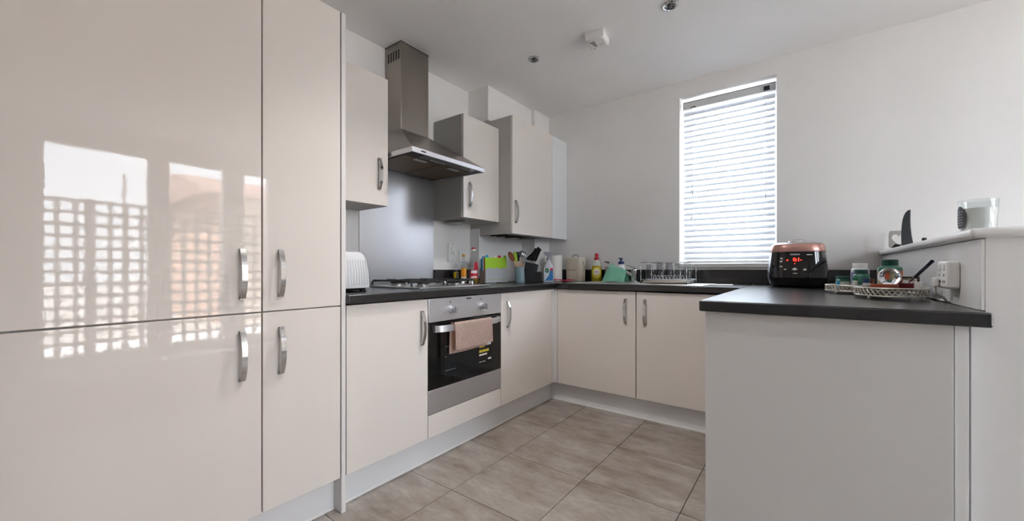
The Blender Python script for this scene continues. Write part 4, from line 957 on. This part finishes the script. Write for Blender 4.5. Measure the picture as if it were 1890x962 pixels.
# ------------------------------------------------------------------ blind
t = thing('venetian_blind', 'white venetian blind lowered over the kitchen window', 'blind', (-0.4725, 3.275, 2.3))
bx0, bx1, byc = -0.772, -0.170, 3.285
part('head_rail', box(nb(), bx0, bx1, byc-0.025, byc+0.025, 2.252, 2.302, 0.003), plain('rail_white', (216, 216, 218), 0.35), t, True)
NS = 27; z_top, z_bot = 2.222, 1.108
sl_me = None
for k in range(NS):
    z = z_top+(z_bot-z_top)*k/(NS-1)
    if sl_me is None:
        b = nb(); sec = []
        tilt = math.radians(57)
        for i in range(7):
            s = -1+i/3.0; w = 0.025*s; crown = 0.003*(1-s*s)
            sec.append((w*math.cos(tilt)-crown*math.sin(tilt), w*math.sin(tilt)+crown*math.cos(tilt)))
        # room-side edge lower than the outer edge
        top = [(-0.5*(bx1-bx0-0.006), yy, zz) for yy, zz in sec]
        ringA = [(-(bx1-bx0-0.008)/2, yy, zz) for yy, zz in sec]+[(-(bx1-bx0-0.008)/2, yy+0.0018*math.sin(tilt), zz-0.0018*math.cos(tilt)) for yy, zz in sec[::-1]]
        ringB = [(-q[0], q[1], q[2]) for q in ringA]
        loft(b, [ringA, ringB])
        so = part('slat', b, 'slat', t); sl_me = so.data
    else:
        so = bpy.data.objects.new('slat', sl_me); COL.objects.link(so); so.parent = t
    so.location = Vector(((bx0+bx1)/2, byc, z))-t.location
part('bottom_rail', box(nb(), bx0+0.002, bx1-0.002, byc-0.022, byc+0.022, 1.060, 1.078, 0.003), M['rail_white'], t, True)
for xx in (-0.69, -0.47, -0.245):
    part('ladder_cord', tube(nb(), [(xx, byc-0.020, 1.075), (xx, byc-0.020, 2.25)], 0.0011, 5), 'white', t, True)
for xx, z in ((-0.700, 1.62), (-0.706, 1.43), (-0.228, 1.54)):
    c_ = part('pull_cord', tube(nb(), [(xx, byc-0.030, z), (xx, byc-0.030, 2.26)], 0.0012, 5), 'white', t, True)
    part('tassel', lathe(nb(), [(0.002, 0.0), (0.004, -0.007), (0.005, -0.030), (0.004, -0.034)], (xx, byc-0.030, z), 10), plain('tassel_grey', (206, 208, 212), 0.4), c_, True)
part('tilter', box(nb(), -0.240, -0.205, byc-0.034, byc-0.0255, 2.258, 2.288, 0.002), 'dark_mark', t, True)
part('cord_lock', box(nb(), -0.715, -0.68, byc-0.030, byc-0.0255, 2.254, 2.262, 0.001), 'dark_mark', t, True)

part('rail_gap_shade', box(nb(), bx0+0.002, bx1-0.002, byc-0.022, byc+0.022, 2.3024, 2.307), 'dark_mark', t, True)  # dark strip stands in for the shadow gap above the head rail

# ------------------------------------------------------------------ ceiling fittings
def downlight(x, y, label, watts=0):
    t = thing('ceiling_spotlight', label, 'ceiling light', (x, y, ZC-0.012), group='recessed ceiling spotlights')
    part('bezel', lathe(nb(), [(0.043, 0.0115), (0.042, 0.006), (0.036, 0.001), (0.029, 0.003), (0.027, 0.0115)], seg=32, cap=False), 'chrome', t)
    part('reflector', lathe(nb(), [(0.0268, 0.006), (0.018, 0.0112)], seg=24, cap=False), plain('lamp_grey', (150, 150, 150), 0.2, metal=0.9), t)
    part('lamp', lathe(nb(), [(0.016, 0.0108), (0.012, 0.004), (0.002, 0.003)], seg=20), plain('lamp_dark', (60, 60, 62), 0.15, metal=0.5), t)
    if watts:  # light only for the added fittings out of view
        L = bpy.data.lights.new('added_fill_spot', 'SPOT'); L.energy = watts; L.spot_size = math.radians(118); L.spot_blend = 0.9; L.shadow_soft_size = 0.03; L.color = (1.0, 0.97, 0.94)
        o = bpy.data.objects.new('added_fill_spot', L); o.location = (0, 0, -0.004); o.parent = t; COL.objects.link(o)
downlight(-1.02, 1.50, 'added ceiling spotlight out of view for fill light, left one, switched on', 38)  # this and the next: unseen fittings added to brighten floor and sink doors
downlight(-0.62, 1.10, 'added ceiling spotlight out of view for fill light, right one, switched on', 16)
downlight(-1.496, 2.257, 'recessed chrome ceiling spotlight nearer the hood')
downlight(-0.596, 2.238, 'recessed chrome ceiling spotlight at the top edge, nearer the window')
t = thing('smoke_alarm', 'square white smoke alarm on the ceiling between the two spotlights', 'smoke alarm', (-1.032, 2.262, ZC-0.055), math.radians(6))
part('mount', box(nb(), -0.060, 0.060, -0.060, 0.060, 0.046, 0.0545, 0.002), 'white', t)
part('housing', loft(nb(), [[(-0.048, -0.048, 0), (0.048, -0.048, 0), (0.048, 0.048, 0), (-0.048, 0.048, 0)], [(-0.056, -0.056, 0.008), (0.056, -0.056, 0.008), (0.056, 0.056, 0.008), (-0.056, 0.056, 0.008)], [(-0.057, -0.057, 0.0455), (0.057, -0.057, 0.0455), (0.057, 0.057, 0.0455), (-0.057, 0.057, 0.0455)]]), 'white', t)
b = nb()
for k in range(7): box(b, -0.038+0.003*k, -0.006, -0.036+0.009*k, -0.031+0.009*k, -0.0008, 0.0005)
part('grille', b, 'grey_mark', t)
part('test_button', lathe(nb(), [(0.016, -0.002), (0.016, 0.0)], (0.018, 0.012, 0), 18), plain('off_white', (220, 220, 220), 0.4), t)
part('indicator', lathe(nb(), [(0.004, -0.0015), (0.004, 0.0)], (-0.03, 0.04, 0), 8), 'grey_mark', t)
